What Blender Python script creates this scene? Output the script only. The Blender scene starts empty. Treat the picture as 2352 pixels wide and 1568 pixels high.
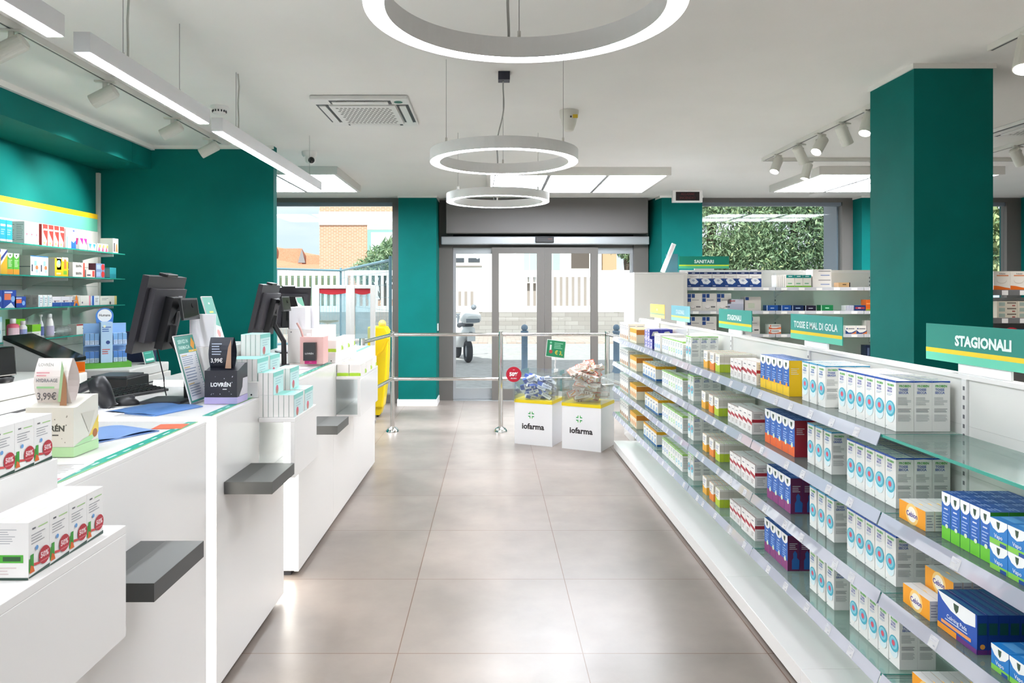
import bpy, math, random
from mathutils import Vector, Matrix
random.seed(7)
sc = bpy.context.scene
COL = sc.collection
PI = math.pi
# ---------------------------------------------------------------- camera
cd = bpy.data.cameras.new('camera'); cam = bpy.data.objects.new('camera', cd); COL.objects.link(cam)
cam.location = (0, 0, 1.55); cam.rotation_euler = (PI/2, 0, 0)
cd.sensor_width = 36; cd.lens = 36*1640/2352
cd.shift_x = (1176-1131)/2352; cd.shift_y = -(784-672)/2352
cd.clip_start = 0.05; cd.clip_end = 400
sc.camera = cam
# ---------------------------------------------------------------- view, world, sun
sc.view_settings.view_transform = 'Standard'; sc.view_settings.look = 'None'
sc.view_settings.exposure = EXPO = 1.2; sc.view_settings.gamma = 1
sc.view_settings.use_curve_mapping = False
sc.cycles.use_denoising = True; sc.cycles.adaptive_threshold = .025
sc.cycles.max_bounces = 8; sc.cycles.diffuse_bounces = 5; sc.cycles.glossy_bounces = 4
sc.cycles.transmission_bounces = 6; sc.cycles.transparent_max_bounces = 16
sc.cycles.sample_clamp_indirect = 6; sc.cycles.caustics_reflective = False; sc.cycles.caustics_refractive = False

def lin(h):
    h = h.lstrip('#'); out = []
    for i in (0, 2, 4):
        c = int(h[i:i+2], 16)/255
        out.append(c/12.92 if c <= .04045 else ((c+.055)/1.055)**2.4)
    return (*out, 1)

w = bpy.data.worlds.new('sky'); sc.world = w; w.use_nodes = True
nt = w.node_tree; nt.nodes.clear()
wo = nt.nodes.new('ShaderNodeOutputWorld'); bg = nt.nodes.new('ShaderNodeBackground')
tc = nt.nodes.new('ShaderNodeTexCoord'); mp = nt.nodes.new('ShaderNodeMapping'); mp.inputs['Scale'].default_value = (2, 2, 7)
nz = nt.nodes.new('ShaderNodeTexNoise'); nz.inputs['Scale'].default_value = 2.2; nz.inputs['Detail'].default_value = 5
cr = nt.nodes.new('ShaderNodeValToRGB')
cr.color_ramp.elements[0].position = .38; cr.color_ramp.elements[0].color = lin('dbe6f6')
cr.color_ramp.elements[1].position = .6; cr.color_ramp.elements[1].color = lin('f6f7fa')
nt.links.new(tc.outputs['Generated'], mp.inputs[0]); nt.links.new(mp.outputs[0], nz.inputs[0])
nt.links.new(nz.outputs[0], cr.inputs[0]); nt.links.new(cr.outputs[0], bg.inputs[0])
bg.inputs[1].default_value = SKY = .58
nt.links.new(bg.outputs[0], wo.inputs[0])
sd = bpy.data.lights.new('sun', 'SUN'); sd.energy = 2.7; sd.angle = .01; sd.color = (1, .97, .92)
so = bpy.data.objects.new('sun', sd); COL.objects.link(so)
so.rotation_euler = (math.radians(44), 0, math.radians(-14))      # shines towards +Y, from behind the shop

# ---------------------------------------------------------------- materials
MC = {}
def mat(hexc, rough=.5, metal=0, spec=.5, emit=0, name=None, trans=0, coat=0):
    key = (hexc, rough, metal, spec, emit, trans, coat)
    if key in MC: return MC[key]
    m = bpy.data.materials.new(name or 'paint_'+hexc); m.use_nodes = True
    b = m.node_tree.nodes['Principled BSDF']
    b.inputs['Base Color'].default_value = lin(hexc); b.inputs['Roughness'].default_value = rough
    b.inputs['Metallic'].default_value = metal; b.inputs['Specular IOR Level'].default_value = spec
    b.inputs['Coat Weight'].default_value = coat; b.inputs['Coat Roughness'].default_value = .08
    if emit:
        b.inputs['Emission Color'].default_value = lin(hexc); b.inputs['Emission Strength'].default_value = emit
    m.diffuse_color = lin(hexc); MC[key] = m; return m

def noisy(name, c1, c2, scale, rough=.6, detail=4, stretch=(1, 1, 1), bump=0, lo=.35, hi=.65, metal=0):
    m = bpy.data.materials.new(name); m.use_nodes = True; nt = m.node_tree; b = nt.nodes['Principled BSDF']
    tc = nt.nodes.new('ShaderNodeTexCoord'); mp = nt.nodes.new('ShaderNodeMapping'); mp.inputs['Scale'].default_value = stretch
    nz = nt.nodes.new('ShaderNodeTexNoise'); nz.inputs['Scale'].default_value = scale; nz.inputs['Detail'].default_value = detail
    cr = nt.nodes.new('ShaderNodeValToRGB'); cr.color_ramp.elements[0].position = lo; cr.color_ramp.elements[1].position = hi
    cr.color_ramp.elements[0].color = lin(c1); cr.color_ramp.elements[1].color = lin(c2)
    nt.links.new(tc.outputs['Object'], mp.inputs[0]); nt.links.new(mp.outputs[0], nz.inputs[0])
    nt.links.new(nz.outputs[0], cr.inputs[0]); nt.links.new(cr.outputs[0], b.inputs['Base Color'])
    b.inputs['Roughness'].default_value = rough; b.inputs['Metallic'].default_value = metal
    if bump:
        bm = nt.nodes.new('ShaderNodeBump'); bm.inputs['Strength'].default_value = bump; bm.inputs['Distance'].default_value = .01
        nt.links.new(nz.outputs[0], bm.inputs['Height']); nt.links.new(bm.outputs[0], b.inputs['Normal'])
    return m

def glassmat(name, tint, refl=.5, base=0.04, haze=None, hz='f4f8f8'):
    m = bpy.data.materials.new(name); m.use_nodes = True; nt = m.node_tree; nt.nodes.clear()
    o = nt.nodes.new('ShaderNodeOutputMaterial'); t = nt.nodes.new('ShaderNodeBsdfTransparent'); t.inputs[0].default_value = lin(tint)
    g = nt.nodes.new('ShaderNodeBsdfGlossy'); g.inputs['Roughness'].default_value = .02; g.inputs[0].default_value = (1, 1, 1, 1)
    lw = nt.nodes.new('ShaderNodeFresnel'); lw.inputs[0].default_value = 1.45
    mu = nt.nodes.new('ShaderNodeMath'); mu.operation = 'MULTIPLY'; mu.inputs[1].default_value = refl
    mx = nt.nodes.new('ShaderNodeMixShader')
    nt.links.new(lw.outputs[0], mu.inputs[0]); nt.links.new(mu.outputs[0], mx.inputs[0])
    nt.links.new(t.outputs[0], mx.inputs[1]); nt.links.new(g.outputs[0], mx.inputs[2])
    last = mx
    if haze:
        d = nt.nodes.new('ShaderNodeBsdfDiffuse'); d.inputs[0].default_value = lin(hz)
        m2 = nt.nodes.new('ShaderNodeMixShader'); m2.inputs[0].default_value = haze
        nt.links.new(mx.outputs[0], m2.inputs[1]); nt.links.new(d.outputs[0], m2.inputs[2]); last = m2
    nt.links.new(last.outputs[0], o.inputs[0]); return m

def floor_mat():
    m = bpy.data.materials.new('porcelain_floor_tile'); m.use_nodes = True; nt = m.node_tree; b = nt.nodes['Principled BSDF']
    tc = nt.nodes.new('ShaderNodeTexCoord'); mp = nt.nodes.new('ShaderNodeMapping')
    mp.inputs['Location'].default_value = (.406+.795*20, -3.07+.795*20, 0)
    br = nt.nodes.new('ShaderNodeTexBrick'); br.offset = 0; br.squash = 1; br.inputs['Scale'].default_value = 1
    br.inputs['Brick Width'].default_value = .795; br.inputs['Row Height'].default_value = .795
    br.inputs['Mortar Size'].default_value = .0022; br.inputs['Mortar Smooth'].default_value = .1; br.inputs['Bias'].default_value = 0
    br.inputs['Color1'].default_value = lin('958a83'); br.inputs['Color2'].default_value = lin('8e847d'); br.inputs['Mortar'].default_value = lin('6b4f40')
    nt.links.new(tc.outputs['Object'], mp.inputs[0]); nt.links.new(mp.outputs[0], br.inputs[0])
    nz = nt.nodes.new('ShaderNodeTexNoise'); nz.inputs['Scale'].default_value = 1.6; nz.inputs['Detail'].default_value = 9; nz.inputs['Roughness'].default_value = .62
    nt.links.new(tc.outputs['Object'], nz.inputs[0])
    cr = nt.nodes.new('ShaderNodeValToRGB'); cr.color_ramp.elements[0].position = .3; cr.color_ramp.elements[0].color = (.78, .78, .78, 1)
    cr.color_ramp.elements[1].position = .68; cr.color_ramp.elements[1].color = (1.12, 1.11, 1.1, 1)
    nt.links.new(nz.outputs[0], cr.inputs[0])
    mx = nt.nodes.new('ShaderNodeMixRGB'); mx.blend_type = 'MULTIPLY'; mx.inputs[0].default_value = 1
    nt.links.new(br.outputs['Color'], mx.inputs[1]); nt.links.new(cr.outputs[0], mx.inputs[2]); nt.links.new(mx.outputs[0], b.inputs['Base Color'])
    n2 = nt.nodes.new('ShaderNodeTexNoise'); n2.inputs['Scale'].default_value = 5; n2.inputs['Detail'].default_value = 6
    nt.links.new(tc.outputs['Object'], n2.inputs[0])
    mr = nt.nodes.new('ShaderNodeMapRange'); mr.inputs['To Min'].default_value = .24; mr.inputs['To Max'].default_value = .4
    nt.links.new(n2.outputs[0], mr.inputs[0]); nt.links.new(mr.outputs[0], b.inputs['Roughness'])
    return m

def brick_mat(name, c1, c2, mo, bw=.25, rh=.07, axis='XZ', ms=.008):
    m = bpy.data.materials.new(name); m.use_nodes = True; nt = m.node_tree; b = nt.nodes['Principled BSDF']
    tc = nt.nodes.new('ShaderNodeTexCoord'); sx = nt.nodes.new('ShaderNodeSeparateXYZ'); cx = nt.nodes.new('ShaderNodeCombineXYZ')
    nt.links.new(tc.outputs['Object'], sx.inputs[0])
    nt.links.new(sx.outputs[{'X': 0, 'Y': 1, 'Z': 2}[axis[0]]], cx.inputs[0]); nt.links.new(sx.outputs[{'X': 0, 'Y': 1, 'Z': 2}[axis[1]]], cx.inputs[1])
    br = nt.nodes.new('ShaderNodeTexBrick'); br.inputs['Scale'].default_value = 1; br.inputs['Brick Width'].default_value = bw
    br.inputs['Row Height'].default_value = rh; br.inputs['Mortar Size'].default_value = ms
    br.inputs['Color1'].default_value = lin(c1); br.inputs['Color2'].default_value = lin(c2); br.inputs['Mortar'].default_value = lin(mo)
    nt.links.new(cx.outputs[0], br.inputs[0]); nt.links.new(br.outputs['Color'], b.inputs['Base Color']); b.inputs['Roughness'].default_value = .8
    return m

TEAL = noisy('teal_wall_paint', '00655f', '006a65', 3, .65)
TEAL.node_tree.nodes['Principled BSDF'].inputs['Specular IOR Level'].default_value = .15
CEIL = noisy('ceiling_paint', 'ecebe8', 'efeeeb', 2, .8)
WHITE = mat('efedeb', .35, name='white_laminate'); WHITEG = mat('f0eeec', .18, name='white_gloss_laminate')
WPAINT = mat('e9e8e4', .5, name='white_paint'); WMETAL = mat('e8e8e6', .35, name='white_powder_coat')
FRAME = mat('66625e', .45, name='grey_aluminium_frame'); FRAMEL = mat('a9adb0', .35, metal=.4, name='light_grey_aluminium')
FRAMEB = mat('7d8793', .45, name='blue_grey_frame'); DKGAP = mat('24262a', .6, name='dark_gap')
TRAYM = mat('4b4c4b', .42, name='charcoal_laminate'); TRAYL = mat('5d5e5d', .42, name='grey_laminate')
CHROME = mat('d6d4d0', .12, metal=1, name='polished_steel')
BLACK = mat('17171a', .4, name='black_plastic'); BLACKG = mat('0a0a0c', .12, name='black_screen'); DGREY = mat('3a3b40', .45, name='dark_grey_plastic')
LED = mat('f5f9ff', .5, emit=26, name='led_diffuser'); LEDP = mat('f3f8ff', .5, emit=12, name='led_panel_diffuser')
LEDS = mat('fffdf8', .5, emit=3, name='led_strip_diffuser'); LEDSPOT = mat('fffaf0', .5, emit=25, name='spot_lens')
GLASS = glassmat('window_glass', 'f6fbfb', .55); SGLASS = glassmat('shelf_glass', 'd9efe8', .8, haze=.06)
ACRYL = glassmat('clear_acrylic', 'f6fafa', .7, haze=.04); GEDGE = mat('2f9c8b', .2, name='glass_edge_green', spec=.6)
RAIL = glassmat('price_rail_plastic', 'dcdee8', .35, haze=.5, hz='cdcfdb')
FLOOR = floor_mat()

# ---------------------------------------------------------------- mesh builder
TXT = {}
def text_geo(s, bold=.022):
    k = (s, bold)
    if k not in TXT:
        c = bpy.data.curves.new('t', 'FONT'); c.body = s; c.size = 1; c.offset = bold; c.resolution_u = 2; c.fill_mode = 'FRONT'
        o = bpy.data.objects.new('t', c); COL.objects.link(o)
        dg = bpy.context.evaluated_depsgraph_get(); me = o.evaluated_get(dg).to_mesh()
        vs = [(v.co.x, v.co.y) for v in me.vertices]; fs = [tuple(p.vertices) for p in me.polygons]
        o.evaluated_get(dg).to_mesh_clear(); bpy.data.objects.remove(o); bpy.data.curves.remove(c)
        if vs:
            x0 = min(v[0] for v in vs); x1 = max(v[0] for v in vs); y0 = min(v[1] for v in vs); y1 = max(v[1] for v in vs)
        else: x0 = x1 = y0 = y1 = 0
        TXT[k] = (vs, fs, x0, x1, y0, y1)
    return TXT[k]

class MB:
    def __init__(s): s.v = []; s.f = []; s.m = []; s.mats = []; s.sm = []; s.M = None
    def mi(s, m):
        if isinstance(m, str): m = mat(m, .45)
        if m not in s.mats: s.mats.append(m)
        return s.mats.index(m)
    def add(s, vs, fs, m, smooth=False):
        n = len(s.v)
        for v in vs:
            v = Vector(v)
            s.v.append(tuple(s.M @ v) if s.M else tuple(v))
        i = s.mi(m)
        for f in fs: s.f.append(tuple(n+k for k in f)); s.m.append(i); s.sm.append(smooth)
        return s
    def face(s, pts, m): return s.add(pts, [tuple(range(len(pts)))], m)
    def box(s, x0, y0, z0, x1, y1, z1, m, taper=0):
        if x0 > x1: x0, x1 = x1, x0
        if y0 > y1: y0, y1 = y1, y0
        if z0 > z1: z0, z1 = z1, z0
        t = taper
        return s.add([(x0, y0, z0), (x1, y0, z0), (x1, y1, z0), (x0, y1, z0), (x0+t, y0+t, z1), (x1-t, y0+t, z1), (x1-t, y1-t, z1), (x0+t, y1-t, z1)],
                     [(0, 3, 2, 1), (4, 5, 6, 7), (0, 1, 5, 4), (1, 2, 6, 5), (2, 3, 7, 6), (3, 0, 4, 7)], m)
    def prism(s, poly, a, b, m, axis='z'):
        """poly of 2D points swept along axis from a to b"""
        def P(p, h):
            return {'z': (p[0], p[1], h), 'y': (p[0], h, p[1]), 'x': (h, p[0], p[1])}[axis]
        n = len(poly); vs = [P(p, a) for p in poly]+[P(p, b) for p in poly]
        fs = [tuple(range(n-1, -1, -1)), tuple(range(n, 2*n))]+[(i, (i+1) % n, n+(i+1) % n, n+i) for i in range(n)]
        return s.add(vs, fs, m)
    def lathe(s, prof, c, m, seg=24, axis=(0, 0, 1), smooth=True, cap=True):
        ax = Vector(axis).normalized(); q = Vector((0, 0, 1)).rotation_difference(ax).to_matrix(); c = Vector(c)
        vs = []; fs = []
        for r, h in prof:
            for k in range(seg):
                a = 2*PI*k/seg; vs.append(c+q @ Vector((r*math.cos(a), r*math.sin(a), h)))
        for i in range(len(prof)-1):
            for k in range(seg):
                k2 = (k+1) % seg; fs.append((i*seg+k, i*seg+k2, (i+1)*seg+k2, (i+1)*seg+k))
        s.add(vs, fs, m, smooth)
        if cap:
            if prof[0][0] > 1e-5: s.add([vs[k] for k in range(seg)], [tuple(range(seg-1, -1, -1))], m)
            if prof[-1][0] > 1e-5: s.add([vs[(len(prof)-1)*seg+k] for k in range(seg)], [tuple(range(seg))], m)
        return s
    def cyl(s, a, b, r, m, seg=16, r2=None):
        a = Vector(a); b = Vector(b)
        return s.lathe([(r, 0), (r if r2 is None else r2, (b-a).length)], a, m, seg, b-a)
    def tube(s, pts, r, m, seg=8):
        pts = [Vector(p) for p in pts]; n = len(pts); vs = []; fs = []; up = Vector((0, 0, 1))
        for i, p in enumerate(pts):
            d = (pts[min(i+1, n-1)]-pts[max(i-1, 0)]).normalized()
            a = d.cross(up if abs(d.z) < .95 else Vector((1, 0, 0))).normalized(); b = d.cross(a)
            for k in range(seg): t = 2*PI*k/seg; vs.append(p+a*r*math.cos(t)+b*r*math.sin(t))
        for i in range(n-1):
            for k in range(seg): k2 = (k+1) % seg; fs.append((i*seg+k, i*seg+k2, (i+1)*seg+k2, (i+1)*seg+k))
        s.add(vs, fs, m, True); s.add([vs[k] for k in range(seg)], [tuple(range(seg))], m); s.add(vs[-seg:], [tuple(range(seg))], m)
        return s
    def ball(s, c, r, m, seg=16, sz=1):
        n = seg//2
        return s.lathe([(max(1e-6, r*math.sin(PI*i/n)), -r*sz*math.cos(PI*i/n)) for i in range(n+1)], c, m, seg, cap=False)
    def grid(s, fn, nu, nv, m, smooth=True):
        vs = [fn(i/nu, j/nv) for j in range(nv+1) for i in range(nu+1)]
        return s.add(vs, [(j*(nu+1)+i, j*(nu+1)+i+1, (j+1)*(nu+1)+i+1, (j+1)*(nu+1)+i) for j in range(nv) for i in range(nu)], m, smooth)
    def F(s, O, u, v, w, h): return Face(s, O, u, v, w, h)
    def build(s, name, parent=None, loc=None, rot=None, bevel=0, label=None, cat=None, group=None, kind=None):
        me = bpy.data.meshes.new(name); me.from_pydata(s.v, [], s.f)
        for m in s.mats: me.materials.append(m)
        me.polygons.foreach_set('material_index', s.m); me.polygons.foreach_set('use_smooth', s.sm); me.update()
        o = bpy.data.objects.new(name, me); COL.objects.link(o)
        if parent: o.parent = parent
        if loc: o.location = loc
        if rot: o.rotation_euler = rot
        if bevel:
            b = o.modifiers.new('bevel', 'BEVEL'); b.width = bevel; b.segments = 2; b.limit_method = 'ANGLE'; b.angle_limit = math.radians(40)
        tag(o, label, cat, group, kind)
        return o

def tag(o, label=None, cat=None, group=None, kind=None):
    if label: o['label'] = label
    if cat: o['category'] = cat
    if group: o['group'] = group
    if kind: o['kind'] = kind
    return o
def thing(name, label, cat, loc=(0, 0, 0), rz=0, group=None):
    o = bpy.data.objects.new(name, None); COL.objects.link(o); o.location = loc; o.rotation_euler = (0, 0, rz); o.empty_display_size = .1
    return tag(o, label, cat, group)
def dup(root, loc=None, rz=None, label=None, group=None):
    r = root.copy(); COL.objects.link(r)
    if loc is not None: r.location = loc
    if rz is not None: r.rotation_euler = (0, 0, rz) if not hasattr(rz, '__len__') else rz
    if label: r['label'] = label
    if group: r['group'] = group
    for ch in KIDS(root):
        c = ch.copy(); COL.objects.link(c); c.parent = r
        for g in KIDS(ch):
            d = g.copy(); COL.objects.link(d); d.parent = c
    return r
def KIDS(o): return list(o.children)

class Face:
    """2-D drawing frame on a flat face; x, y in metres from its lower left corner"""
    E = .0004
    def __init__(s, mb, O, u, v, w, h):
        s.mb = mb; s.O = Vector(O); s.u = Vector(u).normalized(); s.v = Vector(v).normalized(); s.n = s.u.cross(s.v); s.w = w; s.h = h; s.k = 1
    def P(s, x, y): return s.O+s.u*x*s.w+s.v*y*s.h+s.n*s.E*s.k
    def poly(s, pts, m): s.mb.face([s.P(*p) for p in pts], m); s.k += .4; return s
    def rect(s, x0, y0, x1, y1, m): return s.poly([(x0, y0), (x1, y0), (x1, y1), (x0, y1)], m)
    def disc(s, x, y, r, m, seg=16, ry=None, a0=0, a1=2*PI):
        """r as a fraction of the width, round in metres"""
        ry = r if ry is None else ry
        full = abs(a1-a0-2*PI) < 1e-6; n = seg
        return s.poly([(x+r*math.cos(a0+(a1-a0)*k/n), y+ry*s.w/s.h*math.sin(a0+(a1-a0)*k/n)) for k in range(n if full else n+1)], m)
    def text(s, t, cx, cy, h, m, wmax=.9, bold=.022, al='c'):
        if t[0] == '~':                       # print too small to read: a bar of its length
            q = min(wmax, h*s.h*.62*len(t)/s.w); a = cx-q/2 if al == 'c' else cx if al == 'l' else cx-q
            return s.rect(a, cy-h*.3, a+q, cy+h*.3, m)
        vs, fs, x0, x1, y0, y1 = text_geo(t, bold)
        if not vs: return s
        sc_ = h*s.h/.72; W = (x1-x0)*sc_; sx = sc_
        if W > wmax*s.w: sx = sc_*wmax*s.w/W
        W = (x1-x0)*sx; ox = cx*s.w-(W/2 if al == 'c' else 0 if al == 'l' else W); oy = cy*s.h-.36*sc_
        s.mb.add([s.O+s.u*(ox+(x-x0)*sx)+s.v*(oy+y*sc_)+s.n*s.E*s.k for x, y in vs], fs, m); s.k += .4; return s
    def lines(s, x0, y0, x1, y1, n, m, t=.45, seed=1):
        R = random.Random(seed); dy = (y1-y0)/n; k0 = s.k
        for i in range(n):
            s.k = k0; e = x1-(x1-x0)*R.random()*.35; y = y1-dy*(i+.5)
            s.poly([(x0, y-dy*t/2), (e, y-dy*t/2), (e, y+dy*t/2), (x0, y+dy*t/2)], m)
        return s

def carton(w, d, h, body, front=None, right=None, left=None, top=None, topc=None, back=None):
    """box standing on z=0, front face towards -Y, base centre at the origin"""
    b = MB(); e = .0008
    b.box(-w/2, -d/2, 0, w/2, d/2, h, body)
    if topc: b.F((-w/2, -d/2, h), (1, 0, 0), (0, 1, 0), w, d).rect(0, 0, 1, 1, topc)
    if front: front(b.F((-w/2, -d/2, 0), (1, 0, 0), (0, 0, 1), w, h))
    if right: right(b.F((w/2, -d/2, 0), (0, 1, 0), (0, 0, 1), d, h))
    if left: left(b.F((-w/2, d/2, 0), (0, -1, 0), (0, 0, 1), d, h))
    if back: back(b.F((w/2, d/2, 0), (-1, 0, 0), (0, 0, 1), w, h))
    if top: top(b.F((-w/2, -d/2, h), (1, 0, 0), (0, 1, 0), w, d))
    return b
# ================================================================ setting
H = 2.88
def S(name, mb, **k): return mb.build(name, kind='structure', **k)
S('floor', MB().box(-4.4, -3, -.12, 8.6, 10.45, 0, FLOOR))
S('ceiling', MB().box(-4.4, -3, H, 8.6, 10.5, H+.3, CEIL))
S('wall_shade_caster', MB().box(-9, 10.1, H+.3, 14, 10.5, 6.6, WPAINT))  # unseen wall added above the ceiling to cast shade on the near street
S('wall_left', MB().box(-3.74, -3, 0, -3.574, 6.47, H, TEAL))
S('wall_left_far', MB().box(-4.4, 6.57, 0, -4.25, 10.45, H, TEAL))
S('wall_right', MB().box(8.5, -3, 0, 8.6, 10.45, H, WPAINT))
S('wall_back', MB().box(-4.4, -3.1, 0, 8.6, -3, H, WPAINT))
b = MB(); b.box(-4.25, 6.47, 0, -1.984, 6.57, H, TEAL); S('wall_stub', b)
# soffit beam over the shelving on the left
b = MB(); b.box(-3.574, -3, 2.67, -3.09, 6.122, H, TEAL); b.box(-3.574, 6.126, 2.67, -3.09, 6.47, H, TEAL); S('trim_1', b)
# rear piers
def pier(name, poly): S(name, MB().prism(poly, 0, H, TEAL))
pier('wall_pier_1', [(-1.288, 9.78), (-.769, 9.78), (-.769, 10.45), (-1.288, 10.45)])
pier('wall_pier_2', [(2.32, 9.78), (2.874, 9.78), (2.874, 10.45), (2.245, 10.45)])
pier('wall_pier_3', [(5.06, 9.78), (5.9, 9.78), (5.9, 10.45), (5.06, 10.45)])
pier('wall_pier_4', [(7.42, 9.78), (8.5, 9.78), (8.5, 10.45), (7.42, 10.45)])
pier('wall_pillar', [(2.45, 4.15), (2.91, 4.15), (2.91, 4.63), (2.45, 4.63)])
# ceiling mouldings
def crown(i, x0, y0, x1, y1, t=.015, hh=.03): S('trim_%d' % i, MB().box(x0-t, y0-t, H-hh, x1+t, y1+t, H-.0005, WPAINT))
crown(2, 2.45, 4.15, 2.91, 4.63, .012, .028); crown(3, -1.288, 9.78, -.769, 10.45, .01); crown(4, 2.30, 9.78, 2.874, 10.45, .01); crown(5, 5.06, 9.78, 5.9, 10.45, .01)
S('trim_6', MB().box(-3.09, -3, H-.04, -3.06, 6.47, H-.0005, WPAINT))
S('trim_7', MB().box(-3.09, 6.45, H-.03, -1.98, 6.47, H, WPAINT))
def base(n, x0, y0, x1, y1): S('baseboard_'+n, MB().box(x0-.015, y0-.015, 0, x1+.015, y1, .09, WHITE))
base('pier_1', -1.288, 9.78, -.769, 10.2); base('pier_2', 2.33, 9.78, 2.874, 9.86); base('pillar', 2.45, 4.15, 2.91, 4.645); base('stub', -4.2, 6.47, -1.984, 6.5)
# windows
def window(n, x0, x1, y=10.02, post=(.08, .08), z0=.12, z1=2.82, outer=0):
    b = MB(); t0, t1 = post
    b.box(x0, y, 0, x0+t0, y+.12, H, FRAME); b.box(x1-t1, y, 0, x1, y+.12, H, FRAME)
    b.box(x0+t0, y, z1, x1-t1, y+.12, H, FRAME); b.box(x0+t0, y, 0, x1-t1, y+.12, z0, FRAME)
    b.box(x0+t0, y+.03, z1-.05, x1-t1, y+.1, z1, FRAMEB)
    if outer: b.box(x1-t1-.02, y+.12, 0, x1-t1, y+.12+outer, H, FRAMEB)
    o = S('window_%d' % n, b)
    MB().box(x0+t0, y+.055, z0, x1-t1, y+.063, z1-.05, GLASS).build('window_pane', o); return o
window(1, -4.25, -1.289, post=(.1, .115))
window(2, 2.875, 5.059, post=(.06, .15), outer=.4)
window(3, 5.901, 7.42, post=(.1, .2))
# ---------------------------------------------------------------- entrance
b = MB(); Yd = 10.3
b.box(-.768, Yd-.02, 0, -.57, Yd+.12, H, FRAME); b.box(2.035, Yd-.02, 0, 2.244, Yd+.12, H, FRAME)
b.box(-.57, Yd+.02, 2.36, 2.035, Yd+.12, H, DKGAP)
b.box(-.57, Yd+.03, 2.2, 2.035, Yd+.1, 2.36, FRAME)
dfr = S('door_1', b)
MB().box(-.65, Yd-.3, 2.385, 2.18, Yd-.021, 2.875, mat('6a6765', .5, name='roller_shutter_casing')).build('shutter_box', dfr, bevel=.006)
b = MB(); b.box(-.73, Yd-.16, 2.235, 2.23, Yd-.022, 2.352, FRAMEL); b.build('door_operator', dfr, bevel=.012)
b = MB(); b.box(.61, Yd-.2, 2.262, .87, Yd-.161, 2.34, BLACK); b.F((.61, Yd-.2, 2.262), (1, 0, 0), (0, 0, 1), .26, .078).rect(.68, .58, .9, .66, '7a3020'); b.build('door_sensor', dfr, bevel=.006)
def leaf(name, x0, x1, y, st, bot, zt=2.2, fr=FRAME):
    b = MB(); l, r = st
    b.box(x0, y, .01, x0+l, y+.05, zt, fr); b.box(x1-r, y, .01, x1, y+.05, zt, fr)
    b.box(x0+l, y, zt-.085, x1-r, y+.05, zt, fr) if bot > .1 else b.box(x0+l, y, zt-.02, x1-r, y+.05, zt, fr)
    b.box(x0+l, y, .01, x1-r, y+.05, bot, fr); o = b.build(name, dfr)
    MB().box(x0+l, y+.02, bot, x1-r, y+.03, zt-.02, GLASS).build('door_pane', o)
leaf('sliding_leaf', -.008, .745, Yd-.06, (.10, .105), .17)
leaf('sliding_leaf', .749, 1.515, Yd-.06, (.10, .105), .17)
leaf('fixed_leaf', -.569, .09, Yd+.04, (.04, .05), .17, fr=FRAMEL); leaf('fixed_leaf', 1.43, 2.034, Yd+.04, (.05, .04), .17, fr=FRAMEL)
S('trim_8', MB().box(-.56, Yd-.08, 0, 2.03, Yd+.1, .008, FRAMEL))
b = MB(); b.box(-.768, 9.95, 1.02, -.755, 10.02, 1.12, WHITE); b.build('wall_switch', label='small white wall switch on the side of the teal pier left of the door', cat='switch')
# fire alarm sign
b = MB(); b.box(2.345, 9.28, 2.725, 2.73, 9.34, 2.8795, WHITE)
f = b.F((2.345, 9.28, 2.725), (1, 0, 0), (0, 0, 1), .385, .154); f.rect(.1, .14, .9, .88, '1a1012'); f.text('ALLARME', .5, .7, .2, '5a2226', .7); f.text('INCENDIO', .5, .38, .2, '5a2226', .7)
b.build('alarm_sign', label='unlit ALLARME INCENDIO fire alarm sign in a white frame on the teal wall', cat='sign')

# ================================================================ lighting fittings
def ring(cx, cy, label, near):
    R = .446; Z = 2.335; hgt = .068; wd = .058
    t = thing('ring_lamp', label, 'lamp', (cx, cy, Z), 0, None)
    b = MB(); n = 96
    prof = [(R-wd, 0), (R-wd, hgt), (R, hgt), (R, 0)]
    b.lathe([(R-wd+.006, .004), (R-wd, 0), (R-wd, hgt), (R, hgt), (R, 0), (R-.006, .004)], (0, 0, 0), mat('efeeed', .45, name='lamp_housing'), n, smooth=False, cap=False)
    b.build('lamp_housing', t)
    b = MB(); b.lathe([(R-wd+.004, .0035), (R-.004, .0035)], (0, 0, 0), LED, n, smooth=False, cap=False); b.build('lamp_diffuser', t)
    for a in (90, 217, 323):
        x = (R-wd/2)*math.cos(math.radians(a)); y = (R-wd/2)*math.sin(math.radians(a))
        b = MB(); b.cyl((x, y, hgt-.002), (x, y, hgt+.03), .006, CHROME, 8); b.cyl((x, y, hgt+.03), (x, y, H-Z-.0005), .0012, mat('8a8a88', .4), 6); b.build('suspension_wire', t)
    b = MB(); b.box(-.035, -.035, H-Z-.05, .035, .035, H-Z-.0005, mat('2a2c3c', .4) if near else WHITE); b.build('ceiling_rose', t)
    b = MB(); P = []
    for i in range(25):
        u = i/24; P.append((-.005-.03*u+.035*math.sin(u*6)*(1-u)*u*2, u*(R-wd/2), H-Z-.05-u*(H-Z-.05-hgt)+.0))
    b.tube(P, .0045, mat('a0a09c', .5), 6); b.build('power_cable', t)
ring(.09, 1.995, 'large white glowing ring pendant nearest the viewer, cut off by the picture top', False)
ring(.07, 4.32, 'middle of the three white glowing ring pendants, under the black ceiling rose', True)
ring(.047, 6.19, 'smallest looking white ring pendant, hanging just before the entrance door', False)
ring(.11, -.3, 'added ring pendant above and behind the viewer, unseen, brightening the room', False)  # unseen ring added to continue the row and light faces turned to the viewer
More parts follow.
